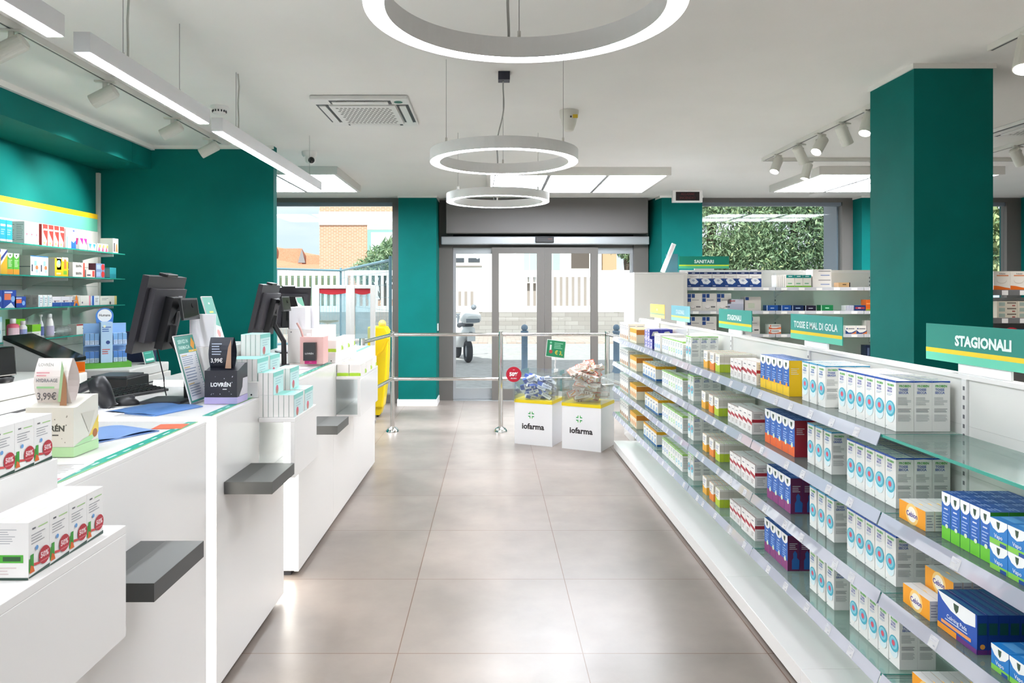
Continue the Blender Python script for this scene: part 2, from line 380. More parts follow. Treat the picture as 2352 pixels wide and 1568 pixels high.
def bar(y0, y1, label):
    Z = 2.455; X = -1.547
    t = thing('linear_lamp', label, 'lamp', (X, y0, Z)); L = y1-y0
    b = MB(); b.box(-.032, 0, .001, .032, L, .078, mat('efeff2', .4, name='lamp_profile')); b.build('lamp_profile', t, bevel=.001)
    MB().box(-.026, .006, -.0015, .026, L-.006, .0008, LED).build('lamp_diffuser', t)
    for y in (.3, L-.3):
        MB().cyl((0, y, .077), (0, y, .1), .006, CHROME, 8).cyl((0, y, .1), (0, y, H-Z-.0005), .0014, mat('8a8a88', .4), 6).build('suspension_wire', t)
    MB().tube([(.0, .34, .077), (.003, .335, .15), (-.004, .345, .25), (.004, .34, .35), (0, .33, H-Z-.001)], .005, mat('c8c8c2', .5), 6).build('power_cable', t)
bar(-2.6, 2.53, 'long white linear pendant at the top left corner, nearest the viewer')  # lengthened unseen behind the viewer to add light; only its far end shows
bar(2.69, 3.83, 'short white linear pendant in the middle of the row over the tills')
bar(4.01, 6.34, 'white linear pendant over the tills, farthest of the row toward the window')
# ceiling light boxes
def lightbox(x0, nx, y0, label, ny=2):
    s = .625; t = thing('ceiling_light_box', label, 'ceiling light', (x0, y0, H)); W = nx*s; D = ny*.64
    b = MB(); fr = mat('dedcd7', .5, name='light_box_frame'); fr2 = mat('9c9da0', .5, name='light_box_divider')
    b.box(-.04, -.04, -.085, W+.04, .0, -.0005, fr); b.box(-.04, D, -.085, W+.04, D+.04, -.0005, fr); b.box(-.04, 0, -.085, 0, D, -.0005, fr); b.box(W, 0, -.085, W+.04, D, -.0005, fr)
    for i in range(1, nx): b.box(i*s-.018, 0, -.085, i*s+.018, D, -.05, fr2)
    for j in range(1, ny): b.box(0, j*.64-.008, -.084, W, j*.64+.008, -.05, fr2)
    b.build('frame', t)
    for i in range(nx):
        for j in range(ny):
            MB().box(i*s+.018, j*.64+.008, -.072, (i+1)*s-.018, (j+1)*.64-.008, -.055, LEDP).build('light_panel', t)
lightbox(-.02, 3, 7.6, 'bright ceiling light box of six panels above the entrance door')
lightbox(-3.55, 3, 7.55, 'ceiling light box behind the end of the teal stub wall, beside the left window')
lightbox(3.48, 3, 7.55, 'ceiling light box in front of the right window with trees, half behind the pillar')
# tracks and spots
def rail(name, x, y0, y1, label, alongx=False):
    b = MB(); c = mat('dddcd6', .45, name='track_white')
    if alongx: b.box(y0, x-.017, H-.035, y1, x+.017, H-.0005, c); b.box(y0+.01, x-.006, H-.0355, y1-.01, x+.006, H-.033, DGREY)
    else: b.box(x-.017, y0, H-.035, x+.017, y1, H-.0005, c); b.box(x-.006, y0+.01, H-.0355, x+.006, y1-.01, H-.033, DGREY)
    b.build(name, label=label, cat='lighting track')
rail('lighting_track', -2.365, -.5, 6.22, 'white ceiling track with four spotlights over the left wall shelves')
rail('lighting_track', 2.67, .5, 3.83, 'white ceiling track at the top right corner in front of the teal pillar')
rail('lighting_track', 2.67, 4.75, 7.0, 'white ceiling track with five spotlights running away behind the pillar')
rail('lighting_track', 7.04, 2.66, 5.2, 'white ceiling track running left to right near the right window', True)
rail('lighting_track', 4.63, 3.2, 6.62, 'white ceiling track right of the pillar')
SPW = mat('d9d8d0', .45, name='spot_white')
def spot(x, y, az, tilt, label, on=True, power=14, L=.16, r=.043):
    """az: heading of the beam, tilt: degrees below horizontal"""
    t = thing('track_spotlight', label, 'spotlight', (x, y, H-.036), math.radians(az))
    b = MB(); b.box(-.06, -.015, -.012, .06, .015, 0, SPW); b.cyl((0, 0, -.012), (0, 0, -.045), .014, SPW, 12); b.box(-.012, -.034, -.10, .012, -.022, -.04, SPW); b.box(-.012, -.034, -.05, .012, .012, -.04, SPW); b.build('mount', t, bevel=.002)
    d = Vector((math.cos(math.radians(tilt)), 0, -math.sin(math.radians(tilt)))); c = Vector((0, .0, -.09)); a = c-d*L*.45; e = c+d*L*.55
    b = MB(); b.lathe([(.0, 0), (r*.8, 0), (r, .01), (r, L-.002), (r*.9, L)], a, SPW, 28, d, smooth=False, cap=False)
    b.lathe([(r*.9, L), (r*.86, L-.02)], a, DGREY, 28, d, cap=False); body = b.build('lamp_head', t)
    b = MB(); b.lathe([(r*.87, L-.012), (1e-5, L-.012)], a, LEDSPOT if on else WHITE, 28, d, smooth=False, cap=False); b.build('lens', body)
    if on and power:
        ld = bpy.data.lights.new('spot_beam', 'SPOT'); ld.energy = power*8; ld.spot_size = math.radians(62); ld.spot_blend = .8; ld.shadow_soft_size = .03; ld.color = (1, .97, .93)
        lo = bpy.data.objects.new('spot_beam', ld); COL.objects.link(lo); lo.parent = t
        p = a+d*(L+.012); lo.location = p; lo.rotation_euler = d.to_track_quat('-Z', 'Y').to_euler()
for i, (y, lb) in enumerate([(3.51, 'white spotlight on the left track, cut by the left edge of the picture'), (4.36, 'white spotlight on the left track, second from the picture edge'), (5.28, 'white spotlight on the left track, third from the picture edge'), (5.98, 'white spotlight at the far end of the left track near the stub wall')]):
    spot(-2.365, y, 188, 30, lb, power=9)
for y, az, tl, lb in [(5.08, 215, 62, 'white spotlight nearest the pillar on the right track, lens lit'), (5.43, 20, 60, 'white spotlight second from the pillar on the right track, turned away'), (5.815, 212, 50, 'white spotlight third from the pillar on the right track, tilted to the aisle'), (6.2, 25, 55, 'white spotlight fourth from the pillar on the right track, turned away'), (6.7, 215, 60, 'white spotlight at the far end of the right track, lens lit')]:
    spot(2.67, y, az, tl, lb, power=10)
spot(3.1, 7.04, 190, 75, 'white spotlight on the cross track, hanging low beside the light box', power=5)
spot(3.78, 7.04, 185, 78, 'white spotlight on the cross track, half hidden by the teal pillar edge', power=5)
spot(2.67, 1.3, 190, 60, 'added unseen spotlight on the near right track, for extra brightness', power=16)  # added lamp, out of view, to brighten the near right side
spot(2.67, 2.4, 200, 60, 'added spotlight on the near right track, just outside the picture, for extra brightness', power=16)  # second added lamp out of view, also for brightness
spot(2.67, 3.56, 215, 66, 'large white spotlight with lit lens in the top right corner', power=16, L=.2, r=.053)
spot(4.63, 6.3, 20, 55, 'white spotlight right of the pillar, turned away', power=5)
# air conditioners
def cassette(x, y, label, sx=.66, sy=.78):
    t = thing('ceiling_air_conditioner', label, 'air conditioner', (x, y, H)); W = mat('e6e5e2', .35, name='ac_white')
    b = MB(); b.box(0, 0, -.03, sx, sy, -.0005, W); b.build('frame', t, bevel=.008)
    b = MB(); b.box(.1, .13, -.045, sx-.1, sy-.13, -.0305, W, 0); o = b.build('intake_grille', t, bevel=.006)
    b = MB()
    for j in range(11):
        for i in range(13):
            px = .14+(sx-.28)*(i+.5*(j % 2))/13; py = .17+(sy-.34)*j/10.5; b.box(px, py, -.0462, px+.018, py+.022, -.0452, '8d8d89')
    b.build('grille_slots', o)
    for (x0, y0, x1, y1) in ((.14, .045, sx-.14, .105), (.14, sy-.105, sx-.14, sy-.045), (.03, .15, .075, sy-.15), (sx-.075, .15, sx-.03, sy-.15)):
        b = MB(); b.box(x0-.02, y0-.012, -.0312, x1+.02, y1+.012, -.0302, DGREY); b.box(x0, y0, -.04, x1, y1, -.0314, W)
        for k in range(6):
            q = x0+(x1-x0)*(k+.5)/6
            if x1-x0 > .2: b.box(q, y0-.01, -.036, q+.006, y0+.004, -.031, mat('b5b5b0', .5))
        b.build('air_flap', t)
    MB().lathe([(.03, 0), (.026, .002)], (sx-.07, .07, -.0325), '1f6b5b', 20, cap=True).build('badge', t)
cassette(-1.232, 4.8, 'square white ceiling air conditioner cassette left of the ring pendants')
cassette(4.06, 5.2, 'white ceiling air conditioner cassette at the right edge, beyond the pillar')
# detectors, camera, siren
t = thing('smoke_detector', 'round white smoke detector above the junction of the linear pendants', 'smoke detector', (-1.95, 5.1, H))
MB().lathe([(.062, 0), (.062, -.012), (.05, -.02), (.046, -.024)], (0, 0, -.0005), WHITE, 28).build('base', t)
b = MB(); b.lathe([(.046, -.024), (.042, -.05), (.02, -.056), (1e-5, -.056)], (0, 0, 0), WHITE, 28, cap=False)
for k in range(14): a = 2*PI*k/14; b.box(.0455*math.cos(a)-.004, .0455*math.sin(a)-.004, -.044, .0455*math.cos(a)+.004, .0455*math.sin(a)+.004, -.03, DGREY)
b.build('sensor_head', t)
t = thing('alarm_siren', 'white tapered alarm siren on the ceiling right of the middle ring pendant', 'siren', (.56, 5.22, H))
MB().lathe([(.07, 0), (.07, -.02), (.066, -.05), (.06, -.052), (.05, -.10), (.034, -.145), (.02, -.152), (1e-5, -.152)], (0, 0, -.0005), mat('e3e1d8', .5), 28, cap=False).build('housing', t)
b = MB(); b.box(.02, -.0745, -.07, .055, -.0665, -.045, 'd9b830'); b.box(.0, -.0745, -.066, .012, -.0665, -.054, DGREY)
b.build('sticker', t, label='yellow warning sticker')
t = thing('dome_camera', 'small white dome security camera on the ceiling beyond the stub wall', 'camera', (-1.73, 6.75, H))
MB().lathe([(.07, 0), (.068, -.03), (.055, -.05)], (0, 0, -.0005), WHITE, 24).build('base', t)
MB().ball((.012, -.012, -.075), .05, WHITE).build('housing', t); MB().ball((.03, -.045, -.085), .03, BLACKG).build('lens', t)
b = MB(); b.box(4.25, 9.2, H-.03, 4.6, 9.6, H-.0005, WHITE); b.build('ceiling_speaker', bevel=.01, label='flat white round-cornered ceiling unit by the right window', cat='ceiling unit')

# ================================================================ outside
ASPH = noisy('street_asphalt', 'a8a6a4', 'b9b7b5', 8, .85)
S('trim_street', MB().box(-60, 10.45, -.2, 60, 120, -.02, ASPH))
b = MB(); b.box(-20, 22, -.02, 20, 26.6, .02, brick_mat('street_pavers', 'b59f92', 'cbbfb4', 'a39a92', .3, .15, 'XY', .02)); S('trim_pavement', b)
FENW = mat('f2f0ec', .7, name='concrete_white')
t = thing('perimeter_fence', 'long white concrete fence with upright slots across the street', 'fence', (0, 27, 0))
b = MB(); b.box(-24, 0, 0, 18, .3, .82, brick_mat('low_wall_stone', 'aaa6a2', '9a9590', '8c8884', .5, .16)); b.build('low_wall', t)
x = -24; k = 0
while x < 16:
    b = MB(); b.box(x, -.02, .82, x+.2, .16, 2.42, FENW); b.build('post', t)
    b = MB(); x0 = x+.2; solid = (-1.1 < x0 < .2) or (3.6 < x0 < 8)
    b.box(x0, .02, .82, x0+2.4, .1, 1.05, FENW); b.box(x0, .02, 2.2, x0+2.4, .1, 2.4, FENW)
    q = x0
    while q < x0+2.39:
        full = (-.45 < q < 1.15) or (3.6 < q < 8); low = -2.2 < q <= -.45; e = min(q+(.2285 if full else .115), x0+2.4)
        b.box(q, .03, 1.05, e, .09, 2.2, FENW)
        if low: b.box(e, .03, 1.6, min(q+.228, x0+2.4), .09, 2.2, FENW)
        q += .228
    b.build('slotted_panel', t); x += 2.6
# buildings
BRK = brick_mat('pale_orange_brick', 'c4896a', 'cf9878', 'e2c6b0', .27, .085, 'XZ', .014)
t = thing('brick_building', 'pale orange brick building with a white band, seen through the left window', 'building', (-9.2, 38, 0))
MB().box(0, 0, 0, 5.5, 8, 9.5, BRK).build('wall', t)
b = MB(); b.box(-.02, -.08, 5.15, 5.5, 0, 5.85, mat('f6efe6', .7)); b.box(2.55, -.06, 4.9, 5.5, .0, 5.15, mat('f6efe6', .7)); b.build('white_band', t)
o = MB().box(2.55, -.05, 1.2, 5.3, .02, 4.98, mat('8fb5b0', .6)).build('window', t); MB().box(2.75, -.07, 1.2, 5.2, -.051, 4.75, mat('f2f6fa', .5)).build('shutter', o)
t = thing('tiled_roof_house', 'low house with sunlit terracotta roof and roof lights, behind the left window', 'building', (-20, 50, 0))
MB().box(0, 0, 0, 8.5, 8, 3.0, mat('8f9a86', .8)).build('wall', t)
ROOF = noisy('terracotta_tiles', 'c98666', 'dba184', 30, .8, stretch=(1, .3, 1))
b = MB(); b.add([(-.4, -.6, 2.9), (8.9, -.6, 2.9), (8.9, 4, 4.0), (-.4, 4, 5.8)], [(0, 1, 2, 3)], ROOF); b.add([(-.4, -.6, 2.8), (8.9, -.6, 2.8), (8.9, -.6, 2.92), (-.4, -.6, 2.92)], [(0, 1, 2, 3)], '5c7368'); b.build('roof', t)
for i, xx in enumerate((2.2, 4.3, 6.3)):
    z = 4.95-i*.5
    b = MB(); b.add([(xx, 2.5, z-.8), (xx+1.7, 2.5, z-.8), (xx+1.7, 2.5, z+.35), (xx, 2.5, z+.35), (xx+.2, 4.5, z+.3), (xx+1.7, 4.5, z-.5)], [(0, 1, 2), (0, 2, 3), (3, 2, 4), (1, 5, 2)], ROOF)
    b.add([(xx+1.4, 2.45, z-.7), (xx+1.95, 2.45, z-.7), (xx+1.7, 2.45, z+.3)], [(0, 1, 2)], '8f9296'); b.build('roof_light', t)
t = thing('white_building', 'white building with small windows across the street, seen through the door', 'building', (-3.0, 34, 0))
WB = mat('f4f1ec', .8, name='white_render')
MB().box(0, 0, 0, 8.2, 7, 8, WB).build('wall', t)
MB().box(-.02, -.02, 0, 8.2, 0, 2.3, mat('a89c94', .8)).build('plinth', t)  # grey-beige strip added over the wall base to darken the fence slots
b = MB(); b.box(8.2, .5, 0, 9.0, 6, 7, mat('d9b592', .8)); b.build('side_wall', t)
for i in range(2):
    o = MB().box(1.1+i*.75, -.03, 3.0, 1.65+i*.75, .01, 3.2, '4c5158').build('window', t)
MB().box(1.0, -.06, 2.8, 2.5, 0, 2.84, '9b8f86').build('ledge', t)
o = MB().box(4.5, -.04, 2.5, 5.1, .01, 3.9, 'b9c3c4').build('window', t); MB().box(4.75, -.05, 2.5, 4.78, -.041, 3.9, 'f0f0f0').build('glazing_bar', o)
o = MB().box(5.55, -.04, 2.5, 6.2, .01, 3.9, 'b3bdbe').build('window', t); MB().box(5.85, -.05, 2.5, 5.88, -.041, 3.9, 'f0f0f0').build('glazing_bar', o)
b = MB(); b.box(6.75, -.04, 2.7, 7.6, .01, 3.8, '6a5f58'); b.box(6.6, -.06, 2.55, 7.75, -.0, 2.7, 'e5dfd6'); b.build('window', t)
b = MB()
for i in range(8): b.box(4.45+i*.09, -.35, 2.05, 4.48+i*.09, -.32, 2.55, 'c3cdd2')
b.box(4.4, -.36, 2.55, 5.2, -.31, 2.6, 'c3cdd2'); b.box(4.4, -.36, 2.0, 5.2, .0, 2.05, 'dedcd8'); b.build('balcony', t)
# trees
LEAF = [noisy('leaf_green_%d' % i, c1, c2, 3, .45) for i, (c1, c2) in enumerate((('6c8a66', '9db389'), ('4d6b50', '84a078'), ('a3b77c', 'c9d2a0')))]
def crown_mesh(blobs, n, size, mi, seed, slim=.28):
    R = random.Random(seed); b = MB(); tot = sum(bl[3]*bl[3] for bl in blobs)
    for bl in blobs:
        k = int(n*bl[3]*bl[3]/tot); cx, cy, cz, r = bl[:4]
        for i in range(k):
            d = Vector((R.gauss(0, 1), R.gauss(0, 1), R.gauss(0, 1))).normalized(); rr = r*(.62+.45*R.random())
            p = Vector((cx, cy, cz))+Vector((d.x*rr, d.y*rr, d.z*rr*.85))
            a = Vector((R.gauss(0, 1), R.gauss(0, .6), R.gauss(-.7, .8))).normalized(); q = a.cross(Vector((R.gauss(0, 1), R.gauss(0, 1), R.gauss(0, 1)))).normalized()
            s = size*(.6+.8*R.random()); w_ = s*slim
            m = LEAF[mi if R.random() < .75 else (2 if R.random() < .25 else (mi+1) % 2)]  # some paler leaves mixed in: sunlit highlights put into the leaf colour
            b.add([p-a*s*.5, p+q*w_*.5, p+a*s*.5, p-q*w_*.5], [(0, 1, 2, 3)], m)
    return b
def tree(name, x, y, blobs, n, size, mi, seed, label, trunk=True, slim=.28):
    t = thing(name, label, 'tree', (x, y, 0), 0)
    if trunk:
        b = MB(); top = max(bl[2] for bl in blobs)*.8; b.tube([(0, 0, 0), (.1, .05, top*.4), (-.05, 0, top*.75), (.1, 0, top)], .16, mat('5e5247', .9), 10)
        for bl in blobs: b.tube([(0, 0, top*.45), ((bl[0])*.5, bl[1]*.5, (bl[2]+top*.45)*.5), (bl[0], bl[1], bl[2])], .06, mat('5e5247', .9), 6)
        b.build('trunk', t)
    crown_mesh(blobs, n, size, mi, seed, slim).build('foliage', t)
tree('leafy_tree', 9.2, 30, [(0, 0, 4.4, 2.4), (-1.2, .2, 2.6, 1.4), (1.3, 0, 2.8, 1.6), (.4, .3, 6.3, 1.9), (-1.4, 0, 5.4, 1.7)], 26000, .21, 0, 1, 'dense leafy tree filling the left half of the right window')
tree('leafy_tree', 12.9, 30.5, [(0, 0, 4.2, 2.3), (-1.3, 0, 3.0, 1.6), (1.1, 0, 2.6, 1.3), (0, 0, 6.2, 2.1), (1.8, 0, 5.0, 1.8)], 26000, .21, 1, 2, 'dark leafy tree in the right half of the right window')
tree('leafy_tree', 5.9, 31, [(0, 0, 3.9, 1.0), (.7, 0, 3.2, .9), (.5, 0, 4.8, 1.1)], 4000, .24, 0, 3, 'pale leafy tree above the fence, seen through the glass right of the door')
tree('leafy_tree', 18.6, 25.8, [(0, 0, 4.6, 2.0), (-.6, 0, 3.2, 1.4), (.9, 0, 3.4, 1.5)], 5000, .42, 2, 4, 'bright green tree seen right of the pillar', slim=.4)
tree('oleander_bush', -4.6, 30, [(0, 0, 2.9, .75), (.5, 0, 3.3, .7), (-.7, 0, 2.4, .6), (.9, 0, 2.6, .8)], 2600, .36, 0, 5, 'spiky oleander bush above the fence beside the brick building', True, .16)
b = MB(); b.box(17.3, 22.9, 0, 18.3, 23.2, 3.1, mat('c9d3dc', .6)); b.box(17.55, 22.85, 2.2, 17.75, 22.9, 2.9, '6b7f8c'); b.build('utility_cabinet', label='pale grey utility box under the bright green tree right of the pillar', cat='cabinet')
t = thing('garden_hedge', 'dark green hedge showing through the slots of the white fence at the left', 'hedge', (-13, 29, 0))
MB().box(0, 0, 0, 7.0, .8, 2.25, mat('6f7a5c', .9)).build('foliage', t, bevel=.1)
# builders fence
BL = mat('7fa3b0', .5, name='blue_grey_tube'); pts = [(-5.87, 19.4), (-4.46, 21.0), (-2.03, 14.2)]
t = thing('mesh_fence', 'blue grey builders mesh fence standing outside the left window', 'fence', (0, 0, 0))
for i in range(2):
    (xa, ya), (xb, yb) = pts[i], pts[i+1]; b = MB()
    for z in (.15, 2.2): b.cyl((xa, ya, z), (xb, yb, z), .032, BL, 8)
    b.cyl((xa, ya, -.02), (xa, ya, 2.2), .032, BL, 8); b.cyl((xb, yb, -.02), (xb, yb, 2.28), .032, BL, 8); b.build('panel_frame', t)
    b = MB(); n = int(math.hypot(xb-xa, yb-ya)/.1)
    for k in range(1, n): u = k/n; b.cyl((xa+(xb-xa)*u, ya+(yb-ya)*u, .15), (xa+(xb-xa)*u, ya+(yb-ya)*u, 2.2), .0035, BL, 4)
    for k in range(1, 8): b.cyl((xa, ya, .15+k*.26), (xb, yb, .15+k*.26), .0035, BL, 4)
    b.build('wire_mesh', t)
# bollards
for i, (x, y, lb) in enumerate([(.63, 14, 'blue grey bollard with a ball top, seen through the left sliding door leaf'), (2.43, 14, 'blue grey bollard with a ball top, at the left end of the long shelving')]):
    t = thing('bollard', lb, 'bollard', (x, y, -.02), 0)
    m = mat('7e94ab', .5, name='bollard_paint'); MB().lathe([(.09, 0), (.075, .05), (.06, .1), (.06, .78), (.075, .79), (.075, .82), (.05, .83)], (0, 0, 0), m, 20, cap=False).build('post', t); MB().ball((0, 0, .885), .066, m).build('ball_top', t)
# scooter seen from behind
t = thing('parked_scooter', 'white and grey scooter parked on the street, seen through the left door glass', 'scooter', (-.55, 16.1, -.02), math.radians(14))
W_ = mat('f0f0f0', .3, name='scooter_white'); G_ = mat('8d939b', .4, name='scooter_grey'); T_ = mat('3c3f45', .8, name='tyre')
def wheel(y, n):
    b = MB(); vs = []; fs = []; A, B = 28, 10
    for i in range(A):
        for j in range(B):
            a = 2*PI*i/A; c = 2*PI*j/B; r = .2+.055*math.cos(c); vs.append((.07*math.sin(c), y+r*math.cos(a), .25+r*math.sin(a)))
    for i in range(A):
        for j in range(B): fs.append((i*B+j, ((i+1) % A)*B+j, ((i+1) % A)*B+(j+1) % B, i*B+(j+1) % B))
    b.add(vs, fs, T_, True); b.build('tyre', n); b = MB(); b.cyl((-.04, y, .25), (.04, y, .25), .13, G_, 20); b.build('wheel_hub', n)
wheel(0, t); wheel(1.25, t)
def loft(b, secs, m, seg=18):
    """secs: (y, z, half width, half height)"""
    vs = []; fs = []
    for (y, z, hw, hh) in secs:
        for k in range(seg): a = 2*PI*k/seg; ca, sa = math.cos(a), math.sin(a); e = .65; vs.append((hw*math.copysign(abs(ca)**e, ca), y, z+hh*math.copysign(abs(sa)**e, sa)))
    for i in range(len(secs)-1):
        for k in range(seg): k2 = (k+1) % seg; fs.append((i*seg+k, i*seg+k2, (i+1)*seg+k2, (i+1)*seg+k))
    b.add(vs, fs, m, True); b.add(vs[:seg], [tuple(range(seg))], m); b.add(vs[-seg:], [tuple(range(seg))], m); return b
loft(MB(), [(-.25, .72, .03, .03), (-.2, .72, .12, .09), (.1, .66, .19, .16), (.5, .55, .2, .2), (.62, .45, .16, .14)], W_).build('rear_fairing', t)
loft(MB(), [(-.12, .84, .1, .03), (.1, .85, .15, .05), (.5, .82, .16, .06), (.75, .78, .1, .04)], mat('4a4d55', .6)).build('seat', t)
loft(MB(), [(-.52, 1.02, .12, .04), (-.45, 1.02, .2, .12), (-.2, 1.03, .23, .15), (-.02, 1.02, .18, .11)], W_).build('top_box', t)
b = MB(); b.box(-.15, -.525, .92, .15, -.50, 1.0, G_); b.build('reflector', t)
b = MB(); b.box(-.09, -.36, .5, .09, -.33, .68, 'e8e8ea'); b.box(-.03, -.33, .55, .03, -.1, .7, G_); b.build('number_plate', t)
loft(MB(), [(.62, .42, .15, .12), (.95, .32, .17, .05), (1.15, .6, .2, .1), (1.2, .95, .16, .08)], W_).build('leg_shield', t)
b = MB(); b.tube([(-.33, 1.1, 1.12), (-.1, 1.14, 1.05), (.1, 1.14, 1.05), (.33, 1.1, 1.12)], .02, G_); b.tube([(0, 1.14, 1.05), (0, 1.2, .8), (0, 1.25, .25)], .025, G_); b.build('handlebar', t)
for s in (-1, 1): MB().ball((s*.38, 1.12, 1.22), .07, G_, 12).build('mirror', t)
# ================================================================ service counters
CT = 1.075; CX = -1.057
def counter(y0, y1, seams, tray, tier, label, tlabel, slabel, back=-1.85):
    t = thing('service_counter', label, 'counter', (CX, y0, 0)); L = y1-y0; D = CX-back
    e = [0]+[s-y0 for s in seams]+[L]
    for i in range(len(e)-1):
        MB().box(-.025, e[i]+.0012, .03, 0, e[i+1]-.0012, CT-.012, WHITEG).build('front_panel', t, bevel=.0015)
    MB().box(-D, 0, CT-.012, .0, L, CT, WHITEG).build('counter_top', t, bevel=.001)
    b = MB(); b.box(-D, .012, .03, -.026, L-.012, CT-.0125, WHITE); b.box(-D+.05, .03, 0, -.05, L-.03, .03, DGREY); b.build('carcass', t)
    b = MB(); b.box(-D, .0, .04, -.0255, .0115, CT-.013, LEDS); b.build('light_panel', t, label='glowing white light panel on the end of the counter')
    MB().box(-D, L-.0115, .04, -.0255, L, CT-.013, WHITE).build('end_panel', t)
    b = MB(); b.box(-.062, .02, CT, -.024, L-.02, CT+.0009, mat('1fa08d', .35))
    n = int(L/.085)
    f = b.F((-.024, .02, CT+.0009), (0, 1, 0), (-1, 0, 0), L-.04, .038)
    for k in range(n):
        f.k = 1; f.text(('~~~~', '~~~~~~', '~~~~~', '~~~')[k % 4], (k+.5)/n, .5, .34, 'bfe9df', .06)
    f.rect(0, 0, 1, .05, 'e8d63c')
    b.build('teal_tape', t, label='teal tape strip with small white words along the counter edge')
    # bag shelf
    q = thing('bag_shelf', tlabel, 'shelf', (CX+.001, tray, .757)); b = MB(); b.box(0, 0, 0, .189, .315, .048, TRAYM); b.box(.075, .0005, .048, .1885, .3145, .0485, TRAYL); b.build('slab', q, bevel=.002)
    # stepped stand
    a, c = tier; q = thing('stepped_display_stand', slabel, 'display stand', (CX, a, 0)); l = c-a
    b = MB(); b.box(-.158, 0, CT+.001, -.0005, l, 1.148, WHITEG); b.build('middle_step', q, bevel=.0015)
    b = MB(); b.box(-.324, 0, CT+.001, -.159, l, 1.304, WHITEG); b.lathe([(.004, 0), (.004, .001)], (-.30, 0, 1.285), DGREY, 10, (0, -1, 0)); b.lathe([(.004, 0), (.004, .001)], (-.03, 0, 1.09), DGREY, 10, (0, -1, 0)); b.build('rear_step', q, bevel=.0015)
    b = MB(); b.box(.002, 0, .965, .166, l, .985, WHITEG); b.box(.146, 0, .715, .166, l, .965, WHITEG); b.box(.002, 0, .715, .146, l, .727, WHITEG); b.build('open_front_step', q, bevel=.0015)
    b = MB(); b.box(.004, .001, .728, .1455, .004, .9645, ACRYL); b.build('acrylic_end', q)
    return t
counter(.2, 2.642, [.95, 1.79], 1.83, (1.0, 1.737), 'white service counter nearest the viewer, with charcoal bag shelf and open front step', 'charcoal bag shelf on the nearest counter, at the lower left', 'white three-step display stand at the lower left corner, holding sore throat boxes')
counter(2.734, 3.62, [], 2.81, (3.22, 3.62), 'short white service counter in the middle of the row, with a glowing near edge', 'charcoal bag shelf on the middle counter', 'white three-step display stand on the middle counter, holding teal and white boxes')
counter(3.893, 6.42, [4.75, 5.43], 3.99, (4.815, 5.55), 'white service counter at the far end of the row, beside the steel barrier', 'charcoal bag shelf on the far counter, partly behind the middle display stand', 'white three-step display stand on the far counter, holding green and white boxes')
# grey slab by the barrier
b = MB(); b.box(-1.75, 7.3, .73, -1.385, 7.62, .775, TRAYM); b.box(-1.75, 7.3, 0, -1.72, 7.62, .729, WHITE)
b.build('waiting_shelf', bevel=.002, label='small dark grey shelf in front of the yellow stand behind the far counter', cat='shelf')

# ================================================================ shelving on the left wall
t = thing('wall_shelving', 'white wall shelving with four glass shelves against the left wall', 'shelving', (-3.573, 1.5, 0))
PANW = mat('e4e4e0', .12, name='white_gloss_back_panel')
b = MB(); L = 6.45-1.5
for i in range(5):
    for j in range(7): b.box(0, i*L/5+.001, .95+j*.164, .018, (i+1)*L/5-.001, .95+(j+1)*.164-.002, PANW)
b.build('back_panel', t)
MB().box(0, 0, 2.098, .016, L-.02, 2.21, mat('6cc4ac', .5)).build('mint_band', t); MB().box(0, 0, 2.21, .0165, L-.02, 2.254, mat('f2c320', .5)).build('yellow_band', t)
MB().box(0, L-.018, .9, .03, L+.012, 2.63, mat('cfcfc9', .4)).build('corner_profile', t)
SHZ = [1.885, 1.671, 1.448, 1.226]
for z in SHZ:
    for i in range(3):
        b = MB(); y0 = i*1.6; y1 = min(y0+1.597, 4.68); b.box(.02, y0, z-.008, .392, y1, z, SGLASS)
        b.box(.3925, y0, z-.0085, .3935, y1, z+.0005, GEDGE); b.box(.02, y1, z-.0085, .3925, y1+.001, z+.0005, GEDGE); b.build('glass_shelf', t)
    for y in (1.0, 2.0, 3.0, 3.9, 4.55):
        b = MB(); b.prism([(.018, z-.1), (.03, z-.1), (.1, z-.06), (.2, z-.035), (.36, z-.03), (.36, z-.0095), (.018, z-.0095)], y, y+.006, WMETAL, 'y'); b.build('bracket', t)
for y in (1.9, 3.45):
    MB().box(.018, y, .95, .022, y+.012, 2.09, mat('c9c9c5', .4)).build('slotted_rail', t)
# bench under the shelves
t = thing('back_bench', 'white work bench along the left wall carrying the printers', 'bench', (-3.55, 1.5, 0))
MB().box(0, 0, .70, 1.33, 4.9, .74, WHITE).build('bench_top', t, bevel=.002)
b = MB(); b.box(0, .02, 0, 1.28, 4.85, .7, WHITE); b.build('cabinet', t)

def printer(x0, y0, z0, wx, ly, h, label, slot=.5):
    P_ = mat('dcdbd6', .45, name='printer_plastic')
    t = thing('laser_printer', label, 'printer', (x0, y0, z0+.0005))
    MB().box(0, 0, 0, wx, ly, h*.78, P_).build('body', t, bevel=.006)
    MB().box(.01, .01, h*.785, wx-.01, ly-.01, h, mat('e3e2de', .4)).build('lid', t, bevel=.008)
    b = MB(); b.box(wx, .06, h*.60, wx+.002, ly-.06, h*.63, DGREY); b.box(wx, .05, h*.45, wx+.004, ly-.05, h*.58, mat('d1d0cb', .45)); b.box(wx+.004, .05, h*.2, wx+.0045, .05+.06, h*.25, DGREY); b.build('paper_slot', t)
    b = MB(); b.box(wx, ly-.09, h*.3, wx+.003, ly-.06, h*.37, 'a4a4a0'); b.build('front_button', t)
    return t
printer(-2.95, 4.71, .74, .56, .60, .30, 'large pale grey printer under the blue display stand')
printer(-2.95, 3.85, .74, .5, .5, .33, 'pale grey printer with a paper tray beside the black slanted screen')
printer(-2.75, 3.2, .74, .45, .55, .38, 'pale grey printer at the left edge behind the counter, under the green-lit scanner')
